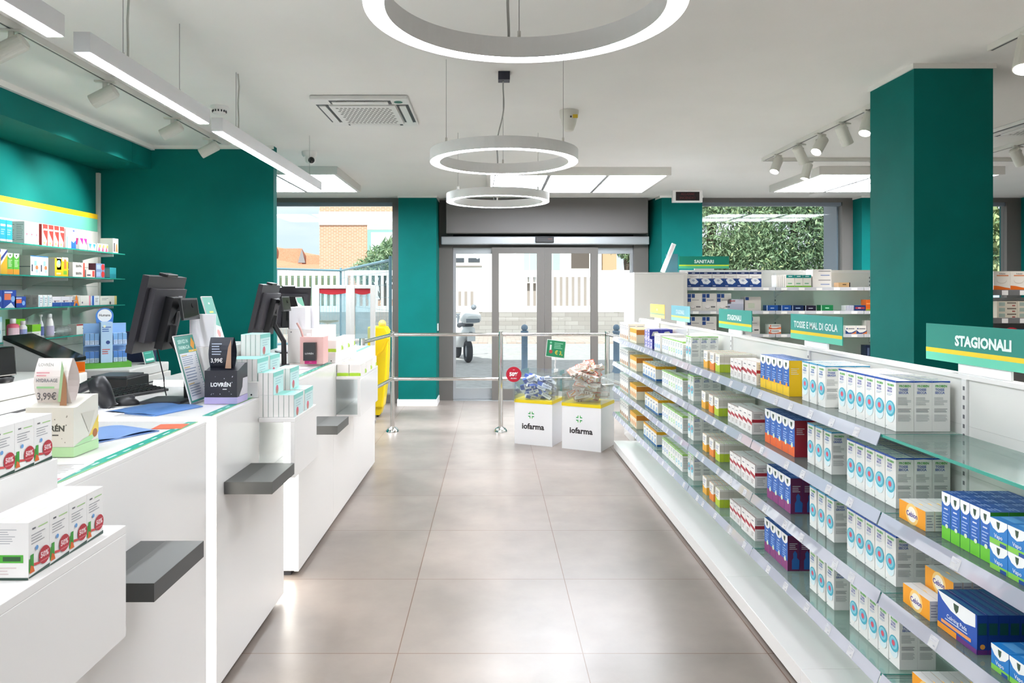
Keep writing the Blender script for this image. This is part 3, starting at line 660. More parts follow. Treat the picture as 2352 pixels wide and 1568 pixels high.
# low pedestal behind the counter for the second desk
b = MB(); b.box(-2.19, 4.0, .72, -1.9, 4.6, .745, WHITE); b.box(-2.17, 4.05, 0, -1.95, 4.55, .719, WHITE); b.build('side_table', label='small white side table behind the middle counter', cat='table')
# slanted black screen
t = thing('slanted_screen', 'large black slanted screen in a grey housing under the lowest glass shelf', 'screen', (-3.15, 3.45, 1.001)); t.location = (-3.0, 4.38, .7405)
b = MB(); b.prism([(0, 0), (.34, 0), (.34, .37), (.0, .52)], 0, .28, mat('b8b8b8', .4), 'y'); b.build('housing', t)
b = MB(); a = Vector((.0, 0, .42)); c = Vector((.52, 0, .09)); b.prism([(0, .5205), (.345, .3715), (.345, .395), (.0, .545)], -.004, .284, BLACKG, 'y'); b.build('screen', t)
# small orange tray
t = thing('desk_tray', 'small translucent orange tray on the far end of the bench', 'tray', (-2.60, 4.2, .8215))
b = MB(); b.box(0, 0, .25, .13, .13, .255, 'e07a1c'); b.box(0, 0, .255, .004, .13, .33, 'e07a1c'); b.box(0, .126, .255, .13, .13, .31, 'd96e14'); b.build('tray', t)

# ================================================================ monitors
def monitor(x, y, z, rz, label, tilt=13, W=.36, Hh=.33, stand=True, disp=True):
    t = thing('till_monitor', label, 'monitor', (x, y, CT+.0005), rz)
    # screen faces local -X ; tilt back so the top leans to +X
    R_ = Matrix.Translation((0, 0, z-CT)) @ Matrix.Rotation(math.radians(tilt), 4, 'Y')
    b = MB(); b.M = R_; b.box(-.014, -W/2, 0, .014, W/2, Hh, DGREY if False else mat('2e2c31', .4)); b.box(-.0155, -W/2+.012, .012, -.0142, W/2-.012, Hh-.012, BLACKG); b.build('screen', t, bevel=.004)
    b = MB(); b.M = R_; b.box(.0145, -W/2+.03, .05, .04, W/2-.03, Hh-.05, mat('38363c', .5)); b.box(.0405, -.05, .02, .075, .05, Hh-.08, BLACK)
    for k in range(6): b.box(.0402, W/2-.07, .07+k*.015, .041, W/2-.045, .075+k*.015, BLACK)
    b.face([(.0412, .075, .19), (.0412, .115, .19), (.0412, .115, .25), (.0412, .075, .25)], 'b9b9c0'); b.build('rear_housing', t, bevel=.004)
    b = MB(); b.M = R_; b.box(-.01, -.05, Hh+.001, .03, .05, Hh+.014, BLACK); b.build('webcam_bar', t, bevel=.003)
    if stand:
        b = MB(); b.box(.0, -.09, 0, .175, .08, .012, mat('45454c', .4)); b.tube([(.152, .04, .012), (.15, .04, .16), (.10, 0, .27)], .017, BLACK, 12); b.cyl((.09, 0, .26), (.1, 0, .33), .022, BLACK, 14); b.build('stand', t)
    if disp:
        b = MB(); b.cyl((.1, .02, .40), (.17, .05, .42), .014, BLACK, 12); b.cyl((.1, 0, .34), (.1, .02, .41), .016, BLACK, 12); b.build('display_arm', t)
        b = MB(); b.M = Matrix.Translation((.165, .02, .375)) @ Matrix.Rotation(math.radians(-8), 4, 'Y')
        b.box(0, -.085, -.02, .012, .085, .075, BLACK); b.box(.0122, -.077, -.012, .013, .077, .067, BLACKG); b.build('customer_display', t, bevel=.002)
    MB().tube([(.03, .0, .25), (.05, .03, .1), (.03, .08, .05), (.02, .12, .01)], .003, BLACK, 6).build('cable', t)
    return t
m1 = monitor(-1.50, 3.12, 1.30, 0, 'black till monitor nearest the viewer, seen from behind over the middle counter')
m2 = monitor(-1.50, 4.58, 1.28, 0, 'black till monitor on the far counter, tilted, left of the pair')
m3 = monitor(-1.66, 5.75, 1.27, math.radians(-62), 'black till monitor farthest away, its back turned squarely to the viewer', tilt=12, W=.36, Hh=.33)
# keyboard, mouse, scanner, mats
t = thing('keyboard', 'black keyboard tilted behind the price list stand', 'keyboard', (-1.70, 3.29, CT+.0005), math.radians(70))
b = MB(); b.prism([(-.07, 0), (.07, 0), (.07, .03), (-.07, .012)], -.2, .2, mat('2c2c30', .5), 'x'); b.build('case', t, bevel=.002)
b = MB()
for r in range(5):
    for c in range(14):
        y = -.058+r*.0235; z = .0125+(y+.07)/.14*.018; b.box(-.19+c*.0271, y, z, -.19+c*.0271+.022, y+.019, z+.006, BLACK)
b.build('keys', t)
t = thing('computer_mouse', 'black computer mouse in front of the keyboard', 'mouse', (-1.555, 3.02, CT+.0005), math.radians(15))
b = MB(); b.grid(lambda u, v: (.06*math.cos(PI*u)*math.sin(PI*v*.999+.0005), .032*math.cos(PI*v), .036*math.sin(PI*u)*math.sin(PI*v)), 14, 12, BLACK); b.build('shell', t)
b = MB(); b.cyl((.03, -.004, .03), (.03, .004, .03), .01, DGREY, 12); b.build('wheel', t)
t = thing('barcode_scanner', 'black handheld barcode scanner lying with its head raised, left of the mouse', 'scanner', (-1.60, 2.93, CT+.0005), math.radians(8))
b = MB(); b.tube([(-.20, 0, .055), (-.14, 0, .065), (-.08, 0, .085), (-.03, 0, .11)], .02, mat('2f3034', .4), 14); b.build('handle', t)
b = MB(); b.lathe([(.012, 0), (.034, .01), (.04, .05), (.036, .09), (.03, .13), (.035, .14)], (-.03, 0, .13), mat('26272b', .35), 20, (.45, 0, -1)); b.build('scan_head', t)
t = thing('presentation_scanner', 'black scanner glowing green at the left edge, on the nearest printer', 'scanner', (-2.385, 3.42, 1.121), math.radians(-15))
b = MB(); b.lathe([(.075, 0), (.08, .02), (.06, .03)], (0, 0, 0), BLACK, 24); b.build('base', t)
b = MB(); b.box(-.07, -.06, .03, .07, .06, .17, BLACKG, .006); b.build('body', t, bevel=.008)
b = MB()
f = b.F((-.07, -.061, .03), (1, 0, 0), (0, 0, 1), .14, .14); f.poly([(.1, .9), (.16, .9), (.2, .74), (.8, .74), (.84, .9), (.9, .9), (.84, .68), (.16, .68)], mat('50e89a', .4, emit=1.2))
for k in range(3): f.disc(.4+k*.1, .82, .03, mat('d8ffe8', .4, emit=.8), 10)
b.build('status_light', t)
# grey cash drawer under monitor side
t = thing('cash_recorder', 'black receipt recorder behind the counter, in front of the big printer', 'till recorder', (-2.51, 4.40, .7405))
MB().box(0, 0, 0, .26, .28, .28, BLACK).build('body', t, bevel=.006); b = MB(); b.box(.261, .04, .1, .263, .24, .2, DGREY); b.box(.02, .03, .2805, .24, .25, .292, mat('4a4c50', .4)); b.build('front_cover', t)
# papers on the counters
def sheet(x, y, w_, l, rz, m, label, name='leaflet', z=CT+.001, cat='leaflet', curl=0, th=.003, grp=None):
    b = MB()
    if curl: b.grid(lambda u, v: ((u-.5)*w_, (v-.5)*l, th+curl*math.sin(PI*v)**1*abs(2*v-1)), 6, 14, m)
    b.box(-w_/2, -l/2, 0, w_/2, l/2, th, m)
    return b.build(name, loc=(x, y, z), rot=(0, 0, rz), label=label, cat=cat, group=grp)
sheet(-1.37, 2.90, .25, .26, 1.2, mat('5f8aca', .4), 'blue leaflets lying before the price list stand on the middle counter', curl=.012)
sheet(-1.57, 2.84, .2, .28, 1.2, mat('f4f2f8', .5), 'white clipboard sheet with purple edge beside the barcode scanner', 'clipboard', cat='clipboard')
o = sheet(-1.30, 2.36, .2, .3, -.5, mat('7a9ad0', .4), 'blue leaflet pack in clear holder on the nearest counter', curl=.02)
sheet(-1.14, 2.53, .10, .09, .1, mat('e2603a', .5), 'small orange sticker card by the far edge of the nearest counter', 'sticker_card', cat='card', th=.0008)
b = MB(); b.box(-.05, -.11, 0, .05, .11, .002, 'f1e9e9'); f = b.F((-.05, -.11, .002), (1, 0, 0), (0, 1, 0), .1, .22); f.rect(.02, .02, .98, .2, 'c98f9b'); f.lines(.1, .3, .9, .9, 8, 'a0a0a0'); b.build('loyalty_card', loc=(-1.15, 1.88, CT+.001), rot=(0, 0, .1), label='printed card on the nearest counter behind the lower left stand', cat='card')
sheet(-1.28, 4.48, .17, .24, .7, mat('e5cfe2', .5), 'pale pink leaflets under the pink cosmetics display', curl=.01)

# ================================================================ signs and displays on the counters
def easel(x, y, z, w_, h, lean, label, art, name='acrylic_sign', body=ACRYL, rz=PI/2, foot=.06):
    """acrylic sign: face towards local -Y, leaning back"""
    t = thing(name, label, 'sign', (x, y, z+.0005), rz)
    Mx = Matrix.Rotation(-math.radians(lean), 4, 'X')
    b = MB(); b.M = Mx; b.box(-w_/2, 0, .002, w_/2, .003, h, body); b.box(-w_/2-.002, -.0006, .002, -w_/2, .0036, h, WHITE); b.box(w_/2, -.0006, .002, w_/2+.002, .0036, h, WHITE); b.box(-w_/2, -.0006, h, w_/2, .0036, h+.003, WHITE); b.build('holder', t)
    b = MB(); b.M = Mx; b.box(-w_/2+.003, -.0016, .01, w_/2-.003, -.0002, h-.003, WHITE); art(b.F((-w_/2+.003, -.0016, .01), (1, 0, 0), (0, 0, 1), w_-.006, h-.013)); b.build('printed_card', t)
    MB().box(-w_/2, 0, 0, w_/2, foot, .0025, body).build('foot', t)
    return t
def art_servizi(f):
    f.rect(0, 0, 1, 1, '2b9183'); f.rect(.05, .03, .95, .74, 'eceef5'); f.text('SERVIZI IN', .38, .92, .055, 'c8efe6', .6, al='c'); f.text('FARMACIA', .38, .83, .055, 'c8efe6', .6)
    f.poly([(.72, .84), (.86, .97), (.97, .87), (.85, .77)], 'f0a325'); f.rect(.55, .745, 1, .775, 'ecc33a'); f.text('~~~~', .78, .76, .012, 'ffffff', .3)
    for a, b_ in ((.55, .70), (.30, .52), (.08, .27)):
        f.rect(.1, b_, .4, b_+.012, 'd8b05a'); f.lines(.1, a, .75, b_, 5, '7c8fae', .3, seed=3); f.lines(.82, a, .92, b_, 5, '9aa8c0', .3, seed=5)
easel(-1.262, 3.09, CT, .19, .30, 15, 'SERVIZI IN FARMACIA price list stand on the middle counter, green and white', art_servizi)
def art_tall(f):
    f.rect(0, 0, 1, 1, '4fa996'); f.text('~~', .5, .86, .06, 'e8f6f2', .4); f.text('~~~~~', .5, .66, .07, 'c9cf5a', .7); f.text('~~~~', .5, .56, .07, 'c9cf5a', .7)
    f.poly([(0, .05), (1, .0), (1, .3), (.4, .38), (0, .25)], 'd9e4ee'); f.disc(.6, .16, .16, 'd98a86')
easel(-1.345, 3.53, 1.304, .13, .235, 17, 'tall green leaning sign on the top step of the middle display stand', art_tall)
def art_tall2(f):
    f.rect(0, 0, 1, 1, '5cab8c'); f.poly([(0, 0), (1, 0), (1, .6), (0, .85)], 'dbeee0'); f.disc(.55, .22, .2, 'e69a6c'); f.poly([(.1, .4), (.9, .1), (.9, .3)], '74b77c')
easel(-1.345, 5.2, 1.304, .16, .22, 17, 'green leaning sign on the top step of the far display stand', art_tall2)
for (x, y, l, lb) in ((-1.375, 3.24, .03, 'blank white card box on the top step of the middle display stand'), (-1.375, 4.83, .14, 'blank white card box on the near end of the far display stand'),):
    b = MB(); b.box(0, 0, 0, .11, l, .148, mat('f3f2f6', .5)); b.build('white_card_box', loc=(x, y, 1.3045), bevel=.001, label=lb, cat='box')
b = MB(); b.box(0, 0, 0, .13, .15, .15, mat('f3f2f6', .5)); b.build('white_card_box', loc=(-1.375, 4.985, 1.3045), bevel=.001, label='second blank white card box, behind the first on the far display stand', cat='box')
def art_small(f):
    f.rect(0, 0, 1, 1, 'e9efe2'); f.poly([(0, .5), (1, .2), (1, 1), (0, 1)], '9bc39a'); f.disc(.4, .75, .2, 'f4e9b0'); f.lines(.1, .05, .9, .3, 3, '8a8a8a')
easel(-1.60, 6.1, CT, .15, .30, 14, 'small flowery card stand at the far end of the far counter', art_small)
def lovren(x, y, label, black=True, rz=0):
    t = thing('cosmetics_display', label, 'display box', (x, y, CT+.002), rz); W, D, h = .14, .13, .165
    body = mat('24242f', .4) if black else mat('dcd8cf', .55); base = 'b9aee0' if black else 'b3d9a6'; fg = 'f0f0f2' if black else '55554f'
    b = MB(); b.box(-W/2, -D/2, 0, W/2, D/2, .028, base); b.build('base_tray', t)
    b = MB(); b.box(-W/2+.001, -D/2+.001, .0285, W/2-.001, -D/2+.02, h*.86, body); b.prism([(-D/2+.02, .0285), (D/2-.001, .0285), (D/2-.001, h), (D/2-.03, h), (-D/2+.02, h*.86)], -W/2+.001, W/2-.001, body, 'x')
    f = b.F((-W/2, -D/2+.0008, 0), (1, 0, 0), (0, 0, 1), W, h)
    f.text('LOVRÉN', .5, .5, .10, fg, .66, .04); f.text('~~~~~', .62, .38, .035, fg, .2)
    R = random.Random(4)
    for k in range(16): f.k = 1; f.disc(.08+.84*R.random(), .2+.62*R.random(), .008+.008*R.random(), 'c8c8d8' if black else '8e8a80', 6)
    f = b.F((W/2-.0008, -D/2, 0), (0, 1, 0), (0, 0, 1), D, h)
    if black: f.poly([(.2, .18), (1, .18), (1, .62), (.55, .62), (.5, .4)], 'd8d4dc')
    else: f.poly([(.5, .18), (1, .3), (1, .62), (.86, .5)], 'e8c95a'); f.poly([(.0, .18), (.7, .18), (.95, .3), (.4, .26)], 'a9d4a0'); f.disc(.85, .3, .1, 'a8673c'); f.poly([(.3, .72), (.85, .72), (.6, .34)], 'cfcac0')
    b.build('carton', t)
    b = MB()                                                       # looped header card
    hw, z0, z1 = .05, h*.86, h+.115; n = 8
    P = [(-D*.12-.024*math.sin(PI*k/n), z0+(z1-z0)*k/n) for k in range(n+1)]; Q = [(-D*.12+.006+.03*math.sin(PI*k/n), z1-(z1-z0)*k/n) for k in range(n+1)]
    for A_, sgn in ((P, 1), (Q, 1)):
        for k in range(n): b.add([(-hw-.012, A_[k][0], A_[k][1]), (hw-.012, A_[k][0], A_[k][1]), (hw-.012, A_[k+1][0], A_[k+1][1]), (-hw-.012, A_[k+1][0], A_[k+1][1])], [(0, 1, 2, 3)], mat('2a2e3a', .5) if black else mat('efe6e3', .6))
    f = b.F((-hw-.012, -D*.12-.0255, z0), (1, 0, 0), (0, 0, 1), 2*hw, z1-z0)
    if black: f.lines(.15, .45, .6, .85, 5, 'aab4c8'); f.text('3,99€', .36, .3, .13, 'e8e8ea', .5); f.poly([(.72, .05), (.98, .05), (.98, .95), (.85, .7)], 'b08e78')
    else: f.text('LOVRÉN', .38, .88, .06, 'b7b7b2', .5); f.text('HYDRA-AGE', .4, .55, .075, '7f7f84', .62); f.lines(.1, .62, .5, .74, 2, 'e7a9b0'); f.rect(.1, .38, .62, .42, '9ecf98'); f.text('3,99€', .4, .22, .15, '6b6568', .56); f.poly([(.78, .02), (.98, .02), (.98, .5), (.9, .75), (.82, .4)], 'a87b5c'); f.poly([(.72, .1), (.8, .1), (.9, .8), (.84, .97)], 'a9c99c')
    b.build('header_card', t)
    return t
lovren(-1.155, 3.10, 'black cosmetics display box with a lavender base on the middle counter')
lovren(-1.275, 2.12, 'pale cosmetics display box with a 3,99€ header card on the nearest counter', False)
# pink display
t = thing('cosmetics_display', 'pink cosmetics display box with a black and magenta front on the far counter', 'display box', (-1.17, 4.62, CT+.014))
PK = mat('e9b9b4', .5)
b = MB(); b.box(-.075, 0, 0, .075, .14, .175, PK); f = b.F((-.075, 0, 0), (1, 0, 0), (0, 0, 1), .15, .175); f.rect(.2, .0, .72, .14, 'e3288c'); f.text('~~~~~', .45, .07, .03, 'f4a8d0', .3); b.build('carton', t)
b = MB(); b.box(-.045, -.035, .024, .033, -.0005, .14, mat('26272b', .4)); f = b.F((-.045, -.035, .024), (1, 0, 0), (0, 0, 1), .078, .116); f.text('LOVRÉN', .5, .4, .09, 'd0d0d0', .7); b.build('product_box', t)
b = MB(); b.tube([(-.06, .02, .17), (-.075, .02, .22), (-.10, .02, .265)], .007, 'c99d96', 8); b.box(-.035, .01, .175, -.012, .03, .195, 'f4f4f4'); b.build('brush', t)
# yellow card at the far left
t = thing('price_card', 'yellow card sign standing behind the sore throat boxes at the left edge', 'card', (-1.29, 1.79, CT+.0005), 0)
b = MB(); b.box(-.11, .0, .0, .04, .003, .155, mat('f2c416', .5)); f = b.F((-.11, 0, 0), (1, 0, 0), (0, 0, 1), .15, .155); f.text('~~~~', .72, .8, .2, 'fbe9a0', .5); f.text('~~~~~', .7, .55, .16, 'fbe9a0', .55); b.build('card', t); MB().box(-.1, .0035, 0, .03, .05, .003, ACRYL).build('foot', t)
# green round thing and plate at the far end
t = thing('round_leaflet_stand', 'round lime green leaflet stand at the far end of the far counter', 'leaflet stand', (-1.24, 5.85, CT+.0005), math.radians(30))
b = MB(); b.prism([(-.09, .0)]+[(.09*math.cos(PI-PI*k/16), .1*math.sin(PI*k/16)) for k in range(17)][1:], 0, .012, mat('8ed04a', .5), 'y'); b.build('panel', t); MB().box(-.08, .013, 0, .08, .06, .004, WHITE).build('foot', t)
t = thing('dish_on_stand', 'shallow dark dish on a slim stand near the flowery card', 'dish', (-1.42, 6.15, CT+.0005))
b = MB(); b.lathe([(.03, 0), (.008, .01), (.008, .2), (.02, .21), (.09, .225), (.095, .235)], (0, 0, 0), mat('7f8a80', .4), 24, cap=False); b.build('dish', t)

# blue baby-care display on the big printer
t = thing('blister_display', 'light blue cardboard display with green base standing on the big printer', 'display stand', (-2.67, 4.92, 1.0405), math.radians(35))
BLU = mat('8fb8e6', .5); GRN = mat('5aa838', .55)
MB().box(-.15, -.11, 0, .15, .13, .035, GRN).build('base_tray', t)
b = MB(); b.box(-.035, -.10, .036, .035, .012, .31, mat('b8d8f4', .5)); f = b.F((-.035, -.10, .036), (1, 0, 0), (0, 0, 1), .07, .274); f.disc(.6, .5, .18, '2f4f94'); f.lines(.1, .75, .9, .9, 3, '3f6cb8'); f.lines(.1, .2, .8, .35, 3, 'c05a5a'); f.disc(.3, .9, .12, 'f4f6e0'); b.build('centre_panel', t)
b = MB(); b.box(-.13, .0, .036, .13, .012, .30, BLU); b.box(-.13, -.08, .15, -.04, .0, .156, BLU); b.box(.04, -.08, .15, .13, .0, .156, BLU); b.build('back_panel', t)
b = MB(); b.prism([(-.05, .29)]+[(.055*math.cos(PI-PI*k/16), .35+.055*math.sin(PI*k/16)) for k in range(17)]+[(.05, .29)], .013, .018, mat('4a86d6', .5), 'y'); f = b.F((-.055, .0128, .295), (1, 0, 0), (0, 0, 1), .11, .11); f.disc(.5, .52, .4, 'f8f8f8', 24); f.text('Humana', .5, .55, .16, '4a4a4a', .62); b.build('header', t)
for k, (z, nm) in enumerate(((.157, 'upper'), (.036, 'lower'))):
    for s_ in range(2):
        for i in range(3):
            x = (-.125+i*.028) if s_ == 0 else (.045+i*.028)
            b = MB(); b.box(0, -.07, 0, .025, -.004, .075, mat('cfe2f8', .5)); f = b.F((0, -.07, 0), (1, 0, 0), (0, 0, 1), .025, .075); f.rect(0, .4, 1, 1, '4f82cc' if k else '7fb0e2'); f.lines(.1, .05, .9, .35, 3, '8898b8')
            if s_ == 0: continue_ = 0
            o = b.build('baby_care_box', label='small blue and white box on the %s %s shelf of the light blue display, %s' % (nm, ('left', 'right')[s_], ('outer', 'middle', 'inner')[i if s_ == 0 else 2-i]), cat='box', group='boxes on the light blue display')
            o.location = Vector((-2.67, 4.92, 1.041))+Matrix.Rotation(math.radians(35), 3, 'Z') @ Vector((x, 0, z)); o.rotation_euler = (0, 0, math.radians(35))
def art_s1(f): f.rect(0, 0, 1, 1, '1f8f7c'); f.text('Servizi', .4, .86, .07, 'd8f0ea', .6); f.lines(.1, .3, .9, .7, 5, '6cc0b0'); f.rect(.1, .06, .9, .14, 'd8ebe6')
easel(-2.46, 5.14, 1.04, .15, .21, 14, 'green leaning sign on the big printer, half hidden by the near monitor', art_s1)
MB().box(-.13, 0, 0, .13, .05, .225, mat('22294a', .5)).build('dark_blue_box', loc=(-2.62, 5.24, 1.0405), rot=(0, 0, .1), label='dark navy box behind the light blue display on the big printer', cat='box')

# ================================================================ barriers, gates, yellow stand
def post(x, y, label, rails, z1=1.12):
    t = thing('barrier_post', label, 'barrier', (x, y, 0))
    MB().cyl((0, 0, .01), (0, 0, z1), .0255, CHROME, 24).build('post', t)
    MB().lathe([(.075, 0), (.073, .015), (.055, .038), (.03, .052), (.026, .055)], (0, 0, .0005), CHROME, 28).build('floor_flange', t)
    for (dx, dy) in rails:
        L_ = math.hypot(dx, dy); ux, uy = dx/L_, dy/L_
        for z in (1.083, .588): MB().cyl((ux*.026, uy*.026, z), (dx-ux*.026, dy-uy*.026, z), .019, CHROME, 16).cyl((ux*.02, uy*.02, z), (ux*.06, uy*.06, z), .024, CHROME, 16).build('rail', t)
post(-1.117, 7.98, 'polished steel barrier post left of the middle one, before the teal pier', [(1.21, 0), (-.11, -1.25)])
post(.093, 7.98, 'polished steel barrier post in the middle, before the sliding doors', [(1.19, 0)])
post(1.283, 7.98, 'polished steel barrier post at the right, behind the iofarma bins', [(.10, -.75)])
post(-1.227, 6.73, 'polished steel barrier post beside the far end of the counters', [])
def gate(x0, x1, y, label):
    t = thing('security_gate', label, 'security gate', (x0, y, 0)); G = mat('c9c5c1', .5, name='gate_grey'); L_ = x1-x0
    b = MB(); b.box(0, 0, 0, .055, .05, 1.64, G); b.box(L_-.055, 0, 0, L_, .05, 1.64, G); b.box(.055, 0, 1.60, L_-.055, .05, 1.64, G); b.box(.055, 0, .97, L_-.055, .05, 1.0, G); b.box(0, -.04, 0, L_, .09, .03, G); b.build('frame', t, bevel=.004)
    b = MB(); n = 10; b.prism([(.056, 1.599), (L_-.056, 1.599)]+[(L_-.056-(L_-.112)*k/n, 1.545-.018*math.sin(PI*k/n)) for k in range(n+1)], .01, .03, mat('a81c28', .5), 'y'); b.build('red_strip', t)
    MB().box(.056, .018, 1.001, L_-.056, .024, 1.54, glassmat('gate_glass', 'dfeef4', .8, haze=.12)).build('clear_panel', t)
gate(-2.13, -1.70, 8.55, 'grey anti-theft gate with a red top strip, left of the pair')
gate(-1.695, -1.40, 8.50, 'narrower grey anti-theft gate with a red top strip, right of the pair')
t = thing('mop_bucket', 'tall yellow plastic cleaning caddy beside the barrier, in front of the left window', 'cleaning caddy', (-1.43, 8.85, 0))
YEL = mat('f2cf08', .35)
b = MB(); b.prism([(-.12, .12), (.07, .12), (.115, .5), (.14, 1.06), (.10, 1.13), (-.12, 1.13)], 0, .26, YEL, 'y'); b.build('body', t, bevel=.02)
b = MB(); b.tube([(-.13, -.01, .62), (-.04, -.012, .72), (.08, -.012, .85), (.14, -.01, .98)], .016, mat('e8bf00', .35), 10); b.build('moulded_ridge', t)
b = MB(); b.prism([(-.12, .03), (.03, .03), (.06, .12), (-.12, .12)], .02, .24, YEL, 'y'); b.ball((.05, .1, 1.16), .05, mat('f0b95a', .5)); b.build('lid', t)
for x in (-.07, .0):
    for y in (.06, .2): MB().cyl((x, y-.01, .0155), (x, y+.01, .0155), .015, BLACK, 12).build('wheel', t)

# ================================================================ promotion bins
def bin_(x, y, rz, label):
    """x, y: near right corner"""
    t = thing('promotion_bin', label, 'bin', (x, y, 0), rz); s = .405; Wb = mat('f4f4f6', .5, name='card_white')
    b = MB(); b.box(-s, 0, .0, 0, s, .425, Wb); b.box(-.025, -.004, 0, .004, .02, .42, Wb)
    f = b.F((-s, 0, 0), (1, 0, 0), (0, 0, 1), s, .455); f.text('iofarma', .5, .42, .125, '2b2427', .60, .035)
    for sx in (-1, 1):
        for sy in (-1, 1):
            cx, cy = .45, .67; a = .018; q = .085
            f.k = 1; f.poly([(cx+sx*a, cy+sy*a*1.1), (cx+sx*(q), cy+sy*a*1.1), (cx+sx*(q*.85), cy+sy*(a*1.1+.022)), (cx+sx*(a+.022), cy+sy*(a*1.1+.022))][::(1 if sx*sy > 0 else -1)], '23a05e')
            f.poly([(cx+sx*a, cy+sy*a*1.1), (cx+sx*a, cy+sy*q*.95), (cx+sx*(a+.022), cy+sy*(q*.8)), (cx+sx*(a+.022), cy+sy*(a*1.1+.022))][::(-1 if sx*sy > 0 else 1)], '57bb4f')
    b.build('carton', t)
    b = MB(); b.box(-s-.003, -.003, .425, .003, s+.003, .456, mat('efd310', .45)); b.build('yellow_rim', t)
    b = MB(); e = .003
    b.box(-s, 0, .456, 0, e, .74, ACRYL); b.box(-s, s-e, .456, 0, s, .74, ACRYL); b.box(-s, e, .456, -s+e, s-e, .74, ACRYL); b.box(-e, e, .456, 0, s-e, .74, ACRYL); b.build('clear_walls', t)
    return t
B1 = bin_(.598, 7.18, -math.radians(24), 'white iofarma promotion bin on the left, full of blue and white boxes')
B2 = bin_(1.052, 6.936, -math.radians(28), 'white iofarma promotion bin on the right, heaped with orange and white boxes')
def heap(bt, n, kinds, seed, zt, lab, grp):
    R = random.Random(seed); Mw = Matrix.Translation(bt.location) @ Matrix.Rotation(bt.rotation_euler[2], 4, 'Z'); protos = []
    for i in range(n):
        k = kinds[i % len(kinds)]
        if i < len(kinds):
            w_, d_, h_, mk = k; o = mk(w_, d_, h_).build('promotion_carton'); protos.append(o)
        else:
            o = protos[i % len(kinds)].copy(); COL.objects.link(o)
        lay = i/n; rr = .118*(1-.25*lay)
        p = Mw @ Vector((-.2025+R.uniform(-rr, rr), .2025+R.uniform(-rr, rr), .47+(zt-.47)*lay))
        o.location = p; o.rotation_euler = (R.uniform(-.6, .6)+(PI/2 if R.random() < .5 else 0), R.uniform(-.5, .5), R.uniform(-1.3, .6))
        tag(o, lab, 'box', grp)
def mk_blue(w_, d_, h_):
    def fr(f): f.rect(0, 0, .28, 1, '2d55b8'); f.rect(.28, 0, .34, 1, '7a8fd0'); f.lines(.4, .3, .95, .8, 2, '4a4f70')
    return carton(w_, d_, h_, 'eceef4', fr, right=lambda f: f.rect(.1, .2, .9, .8, '3a5fc0'), top=fr, back=fr)
def mk_oran(w_, d_, h_):
    def fr(f): f.rect(0, 0, 1, 1, 'd9705a'); f.rect(.06, .09, .94, .91, 'f3e6da'); f.poly([(.2, .3), (.3, .2), (.8, .65), (.7, .75)], 'e8a04a'); f.lines(.15, .6, .6, .85, 2, '8a6a5a')
    return carton(w_, d_, h_, 'efe4da', fr, right=lambda f: f.lines(.05, .1, .95, .9, 3, 'a08878'), top=lambda f: f.lines(.05, .1, .95, .9, 3, 'b58a70'), back=fr)
def mk_wht(w_, d_, h_):
    return carton(w_, d_, h_, 'ece6dc', lambda f: f.lines(.08, .15, .9, .85, 3, 'b0663f'), right=lambda f: f.rect(.1, .1, .5, .9, 'd8b060'), top=lambda f: f.lines(.08, .2, .9, .8, 3, '8f8a84'))
heap(B1, 46, [(.16, .035, .035, mk_blue), (.14, .03, .05, mk_blue)], 3, .66, 'one of the blue and white boxes tipped loosely into the left iofarma bin', 'boxes in the left promotion bin')
heap(B2, 90, [(.11, .035, .11, mk_oran), (.15, .032, .045, mk_wht), (.12, .03, .06, mk_oran)], 5, .80, 'one of the orange and white boxes heaped in the right iofarma bin', 'boxes in the right promotion bin')
# 50% disc
t = thing('promotion_disc', 'round red 50% PROMO disc on the corner of the left iofarma bin', 'sign', (.218, 7.30, 0), 0)
b = MB(); b.lathe([(.078, -.004), (.078, 0)], (0, 0, .715), mat('c81d38', .45), 40, (0, -1, 0), smooth=False); f = b.F((-.078, -.0005, .637), (1, 0, 0), (0, 0, 1), .156, .156); f.text('50%', .5, .52, .24, 'ffffff', .74, .05); f.text('PROMO', .5, .24, .08, 'ffffff', .5); f.text('~~~~', .5, .8, .05, 'f4c0c8', .3); b.build('disc', t)
b = MB(); b.box(-.01, .006, .44, .02, .012, .68, ACRYL); b.build('holder', t)
def art_price(f): f.rect(0, 0, 1, 1, '1f8a5c'); f.lines(.4, .5, .9, .9, 4, '8fd0b0'); f.text('€ 3,', .68, .28, .24, 'd8c63a', .42); f.rect(.16, .3, .26, .72, 'e8f0ea'); f.disc(.24, .3, .1, 'c04a48'); f.disc(.2, .85, .06, '7fd0a8')
t = thing('price_sign', 'green price sign on a rod rising from the left iofarma bin', 'sign', (.655, 7.38, 0), math.radians(-14))
b = MB(); b.M = Matrix.Translation((0, 0, .97)) @ Matrix.Rotation(math.radians(6), 4, 'Y'); b.box(-.1, 0, -.09, .1, .004, .09, WHITE); art_price(b.F((-.094, 0, -.084), (1, 0, 0), (0, 0, 1), .188, .168)); b.build('price_card', t)
MB().tube([(0, .006, .89), (-.01, .006, .8), (0, .006, .72)], .006, WHITE, 8).box(-.02, .0, .70, .02, .02, .76, WHITE).build('rod', t)
